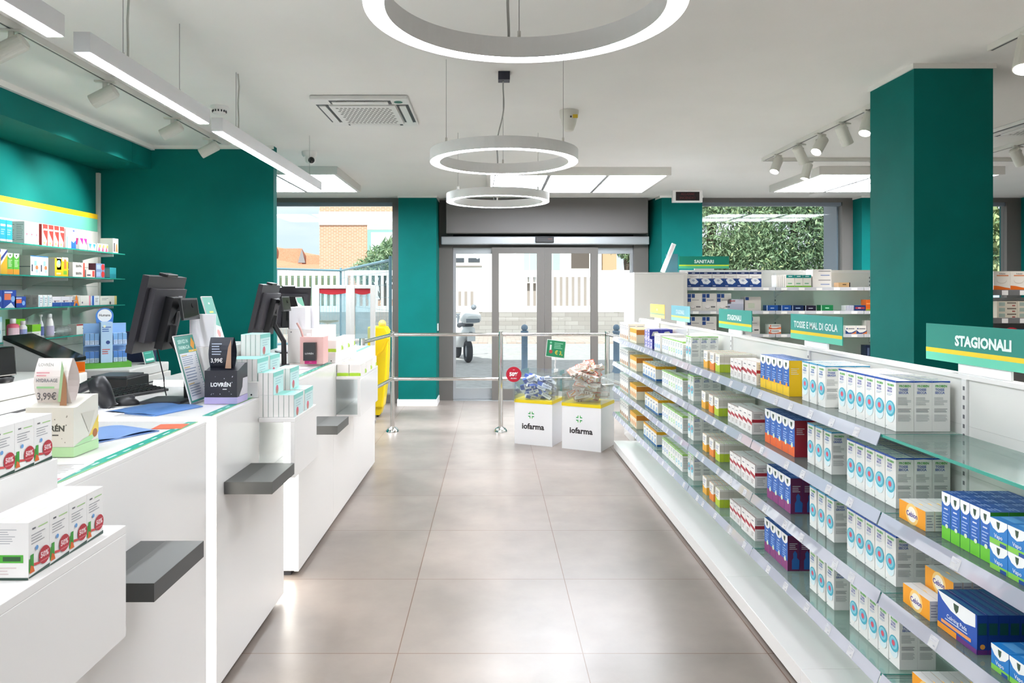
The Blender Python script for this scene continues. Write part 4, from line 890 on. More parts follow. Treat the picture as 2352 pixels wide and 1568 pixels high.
# ================================================================ long shelving on the right
GX = 1.195; GB = 1.45; GZ = [1.115, .874, .629, .380]
t = gond = thing('gondola_shelving', 'long white aisle shelving with four glass shelves and a deep plinth, right of the aisle', 'shelving', (0, 0, 0))
b = MB(); y = .9
for y0, y1 in ((.9, 1.9), (1.9, 2.77), (2.77, 3.67), (3.67, 4.41), (4.41, 5.3), (5.3, 6.2), (6.2, 7.04)): b.box(GX, y0+.0008, .022, 1.79, y1-.0008, .092, WHITEG)
b.box(GX+.05, .95, 0, 1.74, 7.0, .022, DGREY); b.build('plinth', t, bevel=.001)
b = MB()
BAY = [.9, 2.19, 3.27, 4.33, 5.30, 6.20, 7.04]
for i in range(6):
    b.box(GB+.004, BAY[i]+.012, .092, GB+.034, BAY[i+1]-.012, 1.285, PANW)
    for k in range(1, 8): b.box(GB+.0032, BAY[i]+.012, .092+k*.15, GB+.004, BAY[i+1]-.012, .0935+k*.15, 'c9c9c6')
b.box(GB-.002, .9, 1.285, GB+.045, 7.04, 1.298, WHITEG); b.build('back_panel', t)
for y in BAY:
    b = MB(); b.box(GB-.004, y-.011, .092, GB+.034, y+.011, 1.285, WMETAL)
    for k in range(40): b.box(GB-.0048, y-.004, .12+k*.029, GB-.0042, y+.004, .132+k*.029, '6f7074')
    b.build('upright', t)
R_ = random.Random(5)
tagp = None
for j, z in enumerate(GZ):
    for i in range(6):
        b = MB(); y0, y1 = BAY[i]+.002, BAY[i+1]-.002
        b.box(GX+.002, y0, z-.008, GB-.006, y1, z, SGLASS); b.box(GX+.0005, y0, z-.0085, GX+.0018, y1, z+.0004, GEDGE); b.box(GX+.002, y0-.0006, z-.0085, GB-.006, y0, z+.0004, GEDGE); b.build('glass_shelf', t)
        for yb in (y0+.01, y1-.016):
            MB().prism([(GB-.006, z-.07), (GB-.006, z-.0095), (GX+.06, z-.0095), (GX+.06, z-.02), (GX+.14, z-.028)], yb, yb+.005, WMETAL, 'y').build('bracket', t)
        if j == 0 and i == 0: continue
        b = MB(); yy0 = y0+.002; yy1 = y1-.002
        b.add([(GX-.002, yy0, z+.004), (GX-.002, yy1, z+.004), (GX-.016, yy1, z-.034), (GX-.016, yy0, z-.034), (GX-.0005, yy0, z+.004), (GX-.0005, yy1, z+.004), (GX-.0135, yy1, z-.036), (GX-.0135, yy0, z-.036)],
              [(0, 3, 2, 1), (4, 5, 6, 7), (0, 1, 5, 4), (2, 3, 7, 6), (1, 2, 6, 5), (3, 0, 4, 7)], RAIL)
        rl = b.build('price_rail', t)
        n = 3 if i < 1 else 5 if j else 6
        for k in range(n):
            yy = yy0+.06+(yy1-yy0-.1)*(k+.5*R_.random())/n
            if tagp is None:
                q = MB(); q.add([(-.0056, 0, -.003), (-.0056, .036, -.003), (-.0164, .036, -.031), (-.0164, 0, -.031)], [(0, 3, 2, 1), (0, 1, 2, 3)], mat('fbfbfb', .5))
                f = q.F((-.0167, .036, -.031), (0, -1, 0), (.0106, 0, .028), .036, .03); f.k = 1; f.lines(.1, .5, .9, .9, 2, 'c6c6ce'); f.text('~~', .7, .25, .2, 'b0b0b8', .3)
                o = q.build('price_tag', rl); tagp = o
            else:
                o = tagp.copy(); COL.objects.link(o); o.parent = rl
            o.location = (GX, yy, z)
for yy in (2.77, 3.67, 4.41, 5.14): MB().box(GX+.01, yy-.015, .333, GX+.03, yy+.015, .3715, BLACK).build('shelf_clip', t)
# header signs on the spine
def header(y0, y1, text, lb, main='0d8678', mint='63cdae', yel='f0d01c', tx='e6f4f0', z0=1.327, z1=1.447, tcy=None, bold=.045):
    t = thing('shelf_sign', lb, 'sign', (GB+.02, (y0+y1)/2, 1.2985)); W = y1-y0
    b = MB(); b.box(0, -W/2, z0-1.2985, .004, W/2, z1-1.2985, mat(main, .45)); f = b.F((0, W/2, z0-1.2985), (0, -1, 0), (0, 0, 1), W, z1-z0)
    f.rect(0, 0, 1, .22, mint); f.rect(0, .22, 1, .34, yel); f.text(text, .5 if tcy is None else tcy, .60, .26, tx, .85, bold); b.build('sign_panel', t)
    MB().box(-.001, -.115, 0, .006, .115, z0-1.2985+.02, mat('f6f6f6', .4)).build('holder', t) if False else MB().box(.0045, -.115, 0, .012, .115, z0-1.2985+.03, mat('f6f6f6', .4)).build('holder', t)
header(1.87, 2.42, 'STAGIONALI', 'large green STAGIONALI sign nearest the viewer at the right edge')
header(3.0, 3.518, 'TOSSE E MAL DI GOLA', 'green TOSSE E MAL DI GOLA sign on the spine of the long shelving', '2a9a90', bold=.025)
header(4.05, 4.635, 'STAGIONALI', 'mid-size green STAGIONALI sign between the light blue sign and the cough sign', '2a9c90')
header(5.32, 5.87, 'STAGIONALI', 'light blue STAGIONALI sign with a yellow line, second from the far end', '7fc0cc', '9fdcc8', 'dfe07a', 'd8eef4')
header(6.10, 6.65, '~~~', 'pale yellow sign at the far end of the long shelving', 'f3d777', 'f8e294', '9fb89a', 'faeeb8')

# ---------------------------------------------------------------- cartons: artwork
def ftosse(kind):
    c1, c2 = {'s': ('1f55b4', '5a86cf'), 'g': ('4aa3cf', '6aa6d4'), 'v': ('86d24a', '9fd86a')}[kind]
    word = {'s': 'SECCA', 'g': 'GRASSA', 'v': 'SEDATIVO'}[kind]; tc = {'s': '5b62b8', 'g': '4f7fc4', 'v': '5aa06a'}[kind]
    def front(f):
        f.rect(0, .965, 1, 1, c1); f.text('FROBEN', .5, .90, .045, '58b84c', .8, .03); f.text('TOSSE', .42, .83, .04, tc, .66, .03); f.text(word, .42, .775, .04, tc, .66, .03)
        f.lines(.15, .68, .7, .73, 2, 'b8c8d8'); f.disc(.48, .30, .4, 'dff2f6', 20); f.disc(.5, .43, .43, '49b4cc', 22); f.disc(.48, .44, .33, '8fd3df', 20); f.disc(.48, .44, .22, '6fb6dc', 16); f.disc(.48, .44, .15, 'e0586a', 14)
        f.rect(.1, .05, .16, .07, '8a9a9a')
    def side(f):
        f.poly([(0, .965), (.5, .975), (1, .965), (1, 1), (0, 1)], c1); f.text('FROBEN', .5, .90, .045, '4fae48', .74, .03); f.text('TOSSE', .42, .83, .045, '6478b4', .6, .04, 'c'); f.text(word, .42, .77, .045, '6478b4', .6, .04)
        f.lines(.1, .52, .85, .68, 6, 'a3a6a8', .35, 2); f.lines(.1, .38, .9, .46, 3, '7d8083', .4, 3); f.lines(.1, .2, .85, .34, 6, 'a3a6a8', .35, 4)
    def top(f): f.lines(.1, .15, .9, .85, 4, 'b9c4c8', .35, 2); f.rect(0, 0, 1, .06, c1)
    return carton(.0585, .056, .158, mat('f3f3ef', .35), front, side, side, top)
def fvapo(w_, d_, h_, base, side, base_h=.28, tall=True):
    def front(f):
        f.rect(0, 0, 1, base_h, base); f.poly([(0, .86), (.06, .80), (.3, .74), (.5, .73), (.7, .74), (.94, .80), (1, .86), (1, 1), (0, 1)], 'f6f8f8')
        f.poly([(.34, .93), (.66, .93), (.62, .84), (.5, .78), (.38, .84)], '2f4f3c')
        f.text('~~~~', .5, .66, .05, 'dfe6f4', .74, .03); f.lines(.2, .35, .85, .6, 4, 'a9c4ea', .35); f.disc(.6, base_h+.02, .16, 'dcecd0' if base != 'f2c80c' else 'f6a84a', 12)
    def sd(f): f.rect(0, 0, 1, 1, side); f.lines(.15, .6, .85, .8, 4, 'c9cfd2', .3)
    def sp(f):
        sd(f)
        if side == '5d1a4a': f.poly([(.35, .05), (.95, .05), (1, .3), (.78, .38), (.8, .5), (.62, .58), (.45, .5), (.48, .38), (.35, .3)], '245fa8')
    def top(f): f.rect(0, 0, 1, 1, '2a5cae'); f.lines(.15, .2, .85, .8, 3, '9fb8e0', .4)
    return carton(w_, d_, h_, mat('2065bd', .35), front, sp, sp, top)
def fvapotab():
    def front(f):
        f.rect(0, 0, 1, .22, '86cf4f'); f.poly([(0, 1), (1, 1), (1, .82), (.8, .62), (.5, .52), (.2, .62), (0, .85)], 'f4f7f6'); f.poly([(.4, .92), (.6, .92), (.57, .72), (.5, .62), (.43, .72)], '2f4f3c'); f.text('Vapo', .5, .36, .16, 'dfe8f8', .6)
        f.rect(.6, .0, .95, .14, '1d4f9c')
    return carton(.06, .07, .062, mat('1f7fcc', .35), front, lambda f: (f.rect(0, 0, 1, .25, '5fb843'), f.lines(.1, .4, .9, .8, 2, 'a9d0f0')), None, lambda f: f.rect(.1, .3, .9, .7, '5aa4e0'))
def fpads():
    def front(f):
        f.rect(0, 0, 1, 1, '1c52b0'); f.poly([(0, 1), (.96, 1), (.96, .66), (.7, .58), (.35, .66), (.12, .82)], 'f3f6f6'); f.poly([(.42, .92), (.56, .92), (.54, .76), (.49, .68), (.44, .76)], '2f4f3c')
        f.text('Calming Pads', .5, .46, .11, 'dfe6f4', .8, .02); f.lines(.2, .32, .8, .38, 1, 'c8d8f0', .5); f.rect(.1, .2, .86, .29, 'f0a060'); f.rect(0, 0, .5, .16, 'f49a1c'); f.rect(.5, 0, 1, .13, '6a2a7a')
    return carton(.16, .0265, .10, mat('1b3f8c', .35), front, lambda f: (f.rect(0, 0, 1, .12, '6a2a7a'), f.rect(.1, .5, .9, .8, '15504c'), f.disc(.5, .2, .25, 'f0a040', 10)), None, lambda f: f.rect(0, .1, 1, .6, '2f6f9c'))
def forange(h_=.056):
    def front(f):
        f.rect(0, 0, 1, 1, 'f5a21f'); f.disc(.5, .5, .24, 'f9cf7c', 22); f.disc(.5, .5, .17, 'f8f2e4', 20); f.text('Cebion', .5, .5, .26, '4d3f94', .42, .03)
    return carton(.13, .0255, h_, mat('efece9', .4), front, lambda f: f.lines(.1, .15, .9, .85, 5, 'a8a6b4', .4), None, lambda f: f.rect(0, .9, 1, 1, 'd8d6d4'))
def fred(w_=.06, h_=.108):
    def front(f): f.text('~~~~~', .5, .82, .08, '8a8a90', .7); f.poly([(0, .52), (1, .40), (1, .54), (0, .66)], 'b0303e'); f.disc(.5, .24, .2, 'e6dcd8', 12); f.lines(.2, .12, .8, .34, 3, 'b6b2b0')
    def side(f): f.rect(0, .52, 1, .66, 'b0303e'); f.lines(.15, .7, .85, .9, 3, '9a9a98'); f.lines(.15, .1, .8, .45, 5, 'b4b4b2')
    return carton(w_, .062, h_, mat('f1eeeb', .4), front, side, side, lambda f: f.rect(0, .05, 1, .14, 'c9a8a4'))
def fcol(c, top=None, w_=.075):
    def front(f): f.poly([(0, 0), (1, 0), (1, .42), (.5, .36), (0, .5)], c); f.lines(.15, .62, .85, .85, 3, '8a98b4'); f.rect(.1, .5, .5, .54, '7f9bb8')
    return carton(w_, .0245, .098, mat('efece4', .4), front, lambda f: (f.rect(0, 0, 1, .45, c), f.rect(0, .55, 1, .9, 'd7d2c6')), None, lambda f: (f.rect(0, 0, 1, .12, c), f.lines(.1, .3, .9, .8, 2, 'c9c0a8')))
def fsmall(v=0):
    acc = ('5cc4d8', '8fd35c', '6f9fd8')[v]
    def front(f): f.rect(0, .93, 1, 1, '8fd35c'); f.disc(.5, .36, .26, acc, 14); f.disc(.5, .36, .14, 'f0f4f6', 12); f.lines(.15, .62, .85, .86, 3, '9fb4b8')
    return carton(.056, .058, .115, mat('f3f3ef', .4), front, lambda f: (f.rect(0, .9, 1, 1, 'a4d56a'), f.lines(.1, .15, .9, .8, 7, 'a8a8a4')), None, lambda f: f.rect(0, .1, 1, .5, 'c6e29a'))
def fyel(h_=.112):
    def front(f): f.rect(0, .86, 1, 1, 'f0b52a'); f.text('~~~~~', .5, .66, .12, '6f7fa0', .7); f.disc(.55, .33, .22, '9fc0e0', 14); f.rect(0, 0, 1, .1, '2d6fb0'); f.lines(.15, .14, .6, .3, 3, 'b0a8a0')
    def side(f): f.poly([(0, .82), (.5, .78), (1, .82), (1, 1), (0, 1)], 'ecb018'); f.rect(.05, 0, .95, .13, '1f5fa6')
    return carton(.088, .078, h_, mat('f1efe9', .4), front, side, None, lambda f: (f.rect(0, 0, 1, .1, 'e8872a'), f.lines(.15, .3, .85, .8, 2, '8f8f98')))
def fpic():
    def front(f): f.text('~~~~~', .5, .85, .07, '5a5a60', .75); f.lines(.1, .6, .9, .76, 2, '9a9aa8'); f.poly([(.3, .05), (.9, .05), (.7, .28), (.45, .3)], 'e0a050'); f.disc(.4, .18, .18, '8a5a40', 10)
    return carton(.082, .075, .15, mat('f1eeea', .4), front, lambda f: f.lines(.1, .2, .9, .9, 7, 'b2b0b4'), None, lambda f: f.lines(.1, .2, .9, .8, 2, 'c0bcc0'))
def fneo():
    def front(f): f.rect(0, 0, 1, 1, '23288a'); f.poly([(.15, .3), (.3, .75), (.7, .8), (.85, .5), (.6, .3)], 'c9c8b8'); f.rect(.6, .05, .95, .3, 'd8404a')
    return carton(.09, .09, .072, mat('23288a', .35), lambda f: (f.rect(0, 0, 1, 1, 'd8d0ee'), f.rect(.05, .1, .3, .9, '4a4fb0'), f.lines(.4, .2, .9, .8, 2, '6a6fc0')), front, None, lambda f: f.rect(.1, .1, .9, .9, '4a50b0'))
def fgreenbox(): return carton(.1, .06, .10, mat('62b23c', .4), lambda f: f.lines(.2, .3, .8, .8, 3, 'b8e0a0'), lambda f: (f.disc(.7, .6, .2, 'd05a4a', 12), f.lines(.1, .3, .5, .8, 2, 'c0e4b0')), None, None)

ORD = ['first', 'second', 'third', 'fourth', 'fifth', 'sixth', 'seventh', 'eighth', 'ninth', 'tenth', 'eleventh', 'twelfth']
SHN = ['top shelf', 'second shelf', 'third shelf', 'lowest shelf']
MESH = {}
NAME = {'ts': 'cough_syrup_box', 'tg': 'cough_syrup_box', 'tv': 'cough_syrup_box', 'v0': 'syrup_box', 'v1': 'syrup_box', 'v2': 'syrup_box', 'v3': 'syrup_box', 'vt': 'drops_box', 'cg': 'tablet_box', 'co': 'tablet_box', 'cy': 'tablet_box',
        'sm0': 'small_carton', 'sm1': 'small_carton', 'sm2': 'small_carton', 'yl': 'supplement_box', 'or': 'vitamin_box', 'pd': 'inhaler_pad_box', 'pc': 'picture_box', 'og': 'lidded_box', 'ne': 'lozenge_box', 'wh': 'plain_carton'}
def block(key, maker, desc, j, y0, ncol, nrow, w_, d_, x0=None, nlev=1, h_=0, gapy=.001, gapx=.001, skip=None, zoff=0, jit=.0012, rz=-PI/2, extra=None):
    """rows of cartons on shelf j; y0 = near edge; columns run away from the viewer, rows run to the back panel"""
    if key not in MESH: MESH[key] = maker()
    R = random.Random(hash((key, j, int(y0*100))) % 9999 if False else int(y0*1000)+j)
    x0 = GX+.045 if x0 is None else x0; proto = None
    for c in range(ncol):
        for r in range(nrow):
            for l in range(nlev):
                if skip and skip(c, r, l): continue
                if isinstance(MESH[key], MB): MESH[key] = MESH[key].build(NAME.get(key, 'medicine_box')); o = MESH[key]
                else: o = MESH[key].copy(); COL.objects.link(o)
                o.location = (x0+d_/2+r*(d_+gapx)+R.uniform(0, jit*.5), y0+w_/2+c*(w_+gapy+.0008), GZ[j]+.0008+zoff+l*(h_+.0005)); o.rotation_euler = (0, 0, rz)
                col = ORD[c]+' from near end' if ncol > 1 else ''
                row = (('front row', 'second row', 'third row', 'fourth row', 'fifth row', 'sixth row', 'seventh row', 'eighth row', 'back row')[min(r, 8)]) if nrow > 1 else ''
                lev = (('bottom', 'upper', 'topmost')[l]) if nlev > 1 else ''
                lb = ', '.join(q for q in (' '.join(q for q in (lev, desc) if q), SHN[j]+(' '+extra if extra else ''), col, row) if q)
                tag(o, lb, 'box', '%s on the %s of the long shelving' % (desc.replace(' box', ' boxes'), SHN[j]))
for j in range(4):
    # dry-cough cartons
    block('ts', lambda: ftosse('s'), 'blue-topped cough box with teal disc', j, 2.234-.02*(j == 3), (6, 5, 5, 5)[j], (3, 3, 3, 2)[j], .0585, .056, x0=1.262, gapy=.003)
    block('tg', lambda: ftosse('g'), 'light blue-topped cough box', j, (2.70, 2.65, 2.63, 2.63)[j], 3, (3, 2, 2, 1)[j], .0585, .056, x0=1.258, gapy=.012)
    block('tv', lambda: ftosse('v'), 'green-topped tall cough box', j, (4.49, 4.44, 4.44, 4.44)[j], 2, 3, .0585, .056, x0=1.25, gapy=.006)
    # rub / syrup cartons
    if j == 0: block('v0', lambda: fvapo(.062, .05, .15, 'f2c80c', 'f0c410'), 'blue syrup box with yellow base', j, 2.985, 5, 2, .062, .05)
    if j == 1: block('v1', lambda: fvapo(.062, .05, .15, 'e8662a', '8c1c2c'), 'blue syrup box with red base', j, 2.93, 5, 2, .062, .05)
    if j == 2: block('v2', lambda: fvapo(.062, .05, .148, '8c3a78', '5d1a4a'), 'blue syrup box with purple base', j, 2.97, 4, 2, .062, .05)
    if j == 3: block('v2', None, 'blue syrup box with purple base', j, 3.0, 4, 2, .062, .05)
    # red banded cartons
    block('rb', fred, 'white box with a red band', j, (3.34, 3.40, 3.36, 3.36)[j], (3, 3, 3, 3)[j], (3, 3, 3, 3)[j], .06, .062, x0=1.235)
    block('rs', lambda: fred(.05, .095), 'narrow white box with red band', j, (3.56, 3.60, 3.57, 3.57)[j], 3, 2, .05, .062, x0=1.24, gapy=.004)
    # colour based cartons
    for key, c, dsc, ya, n in (('cg', 'b7cc34', 'thin box with lime base', (3.88, 3.90, 3.88, 3.88)[j], 8), ('co', 'f08a30', 'thin box with orange base', (3.98, 4.0, 3.99, 3.99)[j], 8), ('cy', 'f0b03a', 'thin box with yellow base', (4.10, 4.14, 4.12, 4.12)[j], 7)):
        block(key, lambda: fcol(c), dsc, j, ya, 1, n, .075, .0245, x0=1.235, gapx=.0006)
    # small cartons
    block('sm0', lambda: fsmall(0), 'small white box with teal disc', j, 4.66, 3, 2, .056, .058, x0=1.24, gapy=.004)
    block('sm1', lambda: fsmall(1), 'small white box with green disc', j, 4.85, 3, 2, .056, .058, x0=1.24, gapy=.004)
    if j < 3 or True: block('sm2', lambda: fsmall(2), 'small white box with blue disc', j, 5.04, 3, 1, .056, .058, x0=1.24, gapy=.004)
    # yellow topped
    if j > 0: block('yl', fyel, 'yellow-topped box with blue base', j, (0, 5.45, 5.37, 5.42)[j], 5, 2, .088, .078, x0=1.245, gapy=.004)
    else:
        block('ne', fneo, 'dark blue box', j, 5.52, 3, 2, .09, .09, x0=1.235, nlev=2, h_=.072, skip=lambda c, r, l: (l == 1 and c == 0))
        block('wh', lambda: carton(.06, .06, .125, mat('f0eeea', .4), lambda f: (f.disc(.5, .3, .3, '7fb4dc', 12), f.lines(.1, .6, .9, .9, 3, 'b0b0b8')), lambda f: f.rect(.05, .05, .95, .95, 'e4e1dc')), 'plain white box with blue spot', j, 5.26, 3, 3, .06, .06, x0=1.235)
    block('og', lambda: carton(.07, .07, .12, mat('f2e4c8', .4), lambda f: (f.rect(0, .7, 1, 1, 'f0b03a'), f.disc(.5, .3, .3, 'e89a50', 12)), lambda f: f.rect(0, .6, 1, .95, 'd8862a'), None, lambda f: f.rect(0, 0, 1, 1, 'edb640')), 'cream box with orange lid', j, 6.12, 4, 2, .07, .07, x0=1.235)
    block('pc', fpic, 'white box with small brown figures', j, 6.50, 5, 2, .082, .075, x0=1.235)
# near right groups
block('v3', lambda: fvapo(.037, .045, .128, '6cc832', '3f9a2a'), 'slim blue syrup box with green base', 1, 1.778, 5, 4, .037, .045, x0=1.24)
block('vt', fvapotab, 'blue drops box with lime base', 1, 1.575, 3, 3, .06, .07, x0=1.225, nlev=2, h_=.062)
block('or', forange, 'orange-fronted vitamin box', 1, 2.02, 1, 8, .13, .0255, x0=1.225)
block('or', None, 'orange-fronted vitamin box', 2, 2.0, 1, 2, .13, .0255, x0=1.225, extra='edge')
block('or', None, 'orange-fronted vitamin box', 2, 1.99, 1, 6, .13, .0255, x0=1.285, nlev=2, h_=.056)
block('or', None, 'orange-fronted vitamin box', 3, 1.97, 1, 8, .13, .0255, x0=1.235)
block('pd', fpads, 'wide blue aroma pads box', 2, 1.815, 1, 8, .16, .0265, x0=1.232)
block('vt', None, 'blue drops box with lime base', 2, 1.57, 3, 3, .06, .07, x0=1.225)
b = MB(); b.box(0, 0, 0, .26, .3, .20, mat('a5845c', .7)); b.F((0, 0, 0), (1, 0, 0), (0, 0, 1), .26, .2).lines(.2, .3, .7, .7, 3, '7a5c38')
b.box(-.02, -.02, -.02, .3, .34, -.001, WMETAL); b.build('cardboard_box', loc=(1.51, 2.05, 1.05), label='brown cardboard box on the far side of the long shelving, under the big green sign', cat='box')
for y0, y1 in ((.92, 3.0), (3.0, 5.0), (5.0, 7.02)):
    for z in (1.028, .75): MB().box(GB+.036, y0, z-.012, 1.78, y1-.002, z, WMETAL).build('rear_shelf', gond)

# ================================================================ shelving facing the viewer, behind
def rear_shelving(x0, x1, yf, yb, ztop, zs, label, shm, backm, railm, side=True, panels=True, zd=.03):
    t = thing('gondola_shelving', label, 'shelving', (0, 0, 0))
    b = MB(); b.box(x0, yb, .1, x1, yb+.03, ztop, backm); b.box(x0, yb-.005, ztop-.03, x1, yb+.04, ztop, WHITE); b.build('back_panel', t)
    MB().box(x0, yf-.08, 0, x1, yb, .1, WHITE).build('plinth', t)
    xs = [x0+.01+i*1.0 for i in range(int((x1-x0)/1.0)+1)]+[x1-.01]
    for x in xs:
        b = MB(); b.box(x-.012, yb-.006, .1, x+.012, yb, ztop-.03, WMETAL)
        for k in range(36): b.box(x-.004, yb-.0068, .3+k*.04, x+.004, yb-.0062, .318+k*.04, '55565a')
        b.build('upright', t)
        for z in zs: MB().prism([(yb-.007, z-.1), (yb-.007, z-zd), (yf+.05, z-zd), (yf+.05, z-zd-.012), (yb-.12, z-zd-.03)], x-.004, x+.004, WMETAL, 'x').build('bracket', t)
    for z in zs:
        n = max(1, round((x1-x0)/1.0))
        for i in range(n):
            a, c = x0+(x1-x0)*i/n+.003, x0+(x1-x0)*(i+1)/n-.003
            b = MB(); b.box(a, yf, z-zd*.4, c, yb-.007, z, shm); b.box(a, yf-.004, z-zd, c, yf-.0005, z+.004, railm); o = b.build('shelf', t)
            for k in range(5):
                q = a+(c-a)*(k+.3)/5; MB().box(q, yf-.0062, z-zd+.002, q+.06, yf-.0045, z-.002, mat('fbfbfb', .5)).build('price_tag', o)
    return t
RY = 7.3; RZ = [1.603, 1.362, 1.125, .88]
rear_shelving(1.99, 4.7, RY, 7.58, 1.79, RZ, 'white shelving facing the viewer under the SANITARI sign', SGLASS, mat('ebe9e4', .4), mat('c9ccd4', .4))
GS = mat('77787a', .4, name='grey_shelf')
rear_shelving(4.76, 8.3, 7.0, 7.35, 1.50, [1.575, 1.30, 1.0], 'grey shelving at the right edge beyond the teal pillar', GS, mat('8a8b8d', .5), GS, zd=.05)
t = thing('end_cabinet', 'tall plain white cabinet at the left end of the SANITARI shelving', 'cabinet', (1.44, 7.25, 0))
MB().box(0, 0, 0, .54, .56, 1.74, mat('e9e7e3', .3)).build('carcass', t, bevel=.003); MB().box(0, 0, 1.741, .547, .56, 1.757, WHITE).build('top_edge', t)
MB().box(.50, -.004, .02, .535, -.0005, 1.73, mat('dad8d4', .4)).build('edge_trim', t)
b = MB(); b.M = Matrix.Translation((1.83, 7.72, 1.7575)) @ Matrix.Rotation(math.radians(22), 4, 'Y'); b.box(-.022, -.03, .015, .022, .0, .345, mat('f3f2f0', .4)); f = b.F((-.022, -.03, .015), (1, 0, 0), (0, 0, 1), .044, .33); f.rect(.3, .1, .7, .95, 'ead3d2'); b.M = None; b.box(1.80, 7.62, 1.7575, 1.90, 7.74, 1.765, WHITE)
b.build('leaning_sign', label='slim white sign leaning to the right on top of the plain white cabinet', cat='sign')
b = MB(); b.M = Matrix.Translation((1.93, 7.70, 1.758)); b.box(-.06, 0, 0, .07, .006, .21, glassmat('blue_acrylic', '8fd6e6', .6, haze=.1)); b.build('clear_divider', label='clear bluish acrylic panel standing beside the slim leaning sign', cat='panel')
t = thing('shelf_sign', 'dark green SANITARI sign on top of the shelving facing the viewer', 'sign', (2.24, 7.56, 1.7905))
b = MB(); b.box(-.265, 0, .015, .265, .006, .145, mat('067a66', .45)); f = b.F((-.265, 0, .015), (1, 0, 0), (0, 0, 1), .53, .13); f.rect(0, 0, 1, .2, '4dbb8f'); f.rect(0, .2, 1, .31, 'b8d838'); f.text('SANITARI', .5, .58, .27, 'e6f4f0', .42, .03); b.build('sign_panel', t); MB().box(-.1, .007, 0, .11, .02, .03, WHITE).build('holder', t)

def rows(items, yf, zs, where):
    """(maker, desc, shelf, px0, n, width, depth, height, levels, nrows)"""
    for (mk, desc, j, x0, n, w_, d_, h_, lv, grp) in items:
        proto = None
        for i in range(n):
            for l in range(lv):
                if proto is None: o = proto = mk(w_, d_, h_).build('health_product_box')
                else: o = proto.copy(); COL.objects.link(o)
                o.location = (x0+w_/2+i*(w_+.003), yf+.02+d_/2, zs[j]+.001+l*(h_+.0006)); o.rotation_euler = (0, 0, 0)
                pos = [] if n == 1 else [ORD[i]+' from the left']
                lev = '' if lv == 1 else ('bottom ', 'upper ', 'topmost ')[l]
                tag(o, ', '.join([lev+desc, where[j]]+pos) if len((lev+desc+' '+where[j]+' '+' '.join(pos)).split()) < 17 else ', '.join([lev+desc, where[j].replace(' shelf under', ' under')]+[q.replace(' from the left', ' from left') for q in pos]), 'box', (grp or desc)+' '+where[j])
def simple(body, bands=(), txt=None, tcol='ffffff', tpos=(.5, .6, .14), side=None, tmax=.8):
    def mk(w_, d_, h_):
        def fr(f):
            for (a, b_, c, d2, col) in bands: f.rect(a, b_, c, d2, col)
            if txt: f.text(txt, tpos[0], tpos[1], tpos[2], tcol, tmax, .03)
        return carton(w_, d_, h_, mat(body, .4), fr, side or (lambda f: f.lines(.1, .2, .9, .8, 4, 'b0b0b0')), None, None)
    return mk
def mk_press(w_, d_, h_):
    def fr(f): f.rect(0, 0, 1, .58, '24478c'); f.rect(0, .86, 1, 1, '1d2f66'); f.text('~~~~', .5, .93, .08, 'c8d0e4', .6); f.poly([(.12, .5), (.3, .24), (.66, .2), (.92, .36), (.7, .56), (.35, .6)], 'e6eaf2'); f.poly([(.35, .46), (.5, .36), (.66, .44), (.5, .53)], 'a9b4cc'); f.rect(.06, .08, .3, .13, 'c8d0e4'); f.lines(.2, .64, .8, .74, 1, 'c2b8c0')
    return carton(w_, d_, h_, mat('ecebea', .4), fr, lambda f: (f.rect(0, 0, 1, .5, '24478c'),), lambda f: (f.rect(0, 0, 1, .5, '24478c'),), None)
def mk_aero(w_, d_, h_):
    def fr(f): f.rect(.02, .75, .26, .97, '24478c'); f.rect(.30, .75, .52, .97, '24478c'); f.rect(.02, .52, .26, .72, '24478c'); f.rect(.32, .6, .8, .64, '9a9aa0'); f.disc(.38, .2, .16, 'b8b0b2', 16, ry=.1); f.disc(.38, .24, .15, 'e6e2e2', 16, ry=.1)
    def fr2(f):
        fr(f)
        for k in range(3): f.rect(.62+k*.1, .2, .7+k*.1, .27, '3a3a44')
    return carton(w_, d_, h_, mat('dedbd8', .4), fr2, lambda f: f.lines(.1, .2, .9, .8, 4, 'a0a0a8'), None, None)
def mk_swoosh(c1, c2):
    def mk(w_, d_, h_):
        def fr(f): f.poly([(0, 0), (1, 0), (1, .45), (.6, .2), (.3, .18), (0, .5)], c1); f.poly([(.45, 0), (1, 0), (1, .34), (.75, .14)], c2); f.rect(.25, .6, .85, .7, '6a6a74'); f.disc(.14, .66, .07, c1, 12)
        return carton(w_, d_, h_, mat('eeebe8', .4), fr, None, None, None)
    return mk
W1 = ['top shelf under SANITARI', 'second shelf under SANITARI', 'third shelf under SANITARI', 'lowest shelf under SANITARI']
def X(px, y=RY+.02): return (px-1131)*y/1640
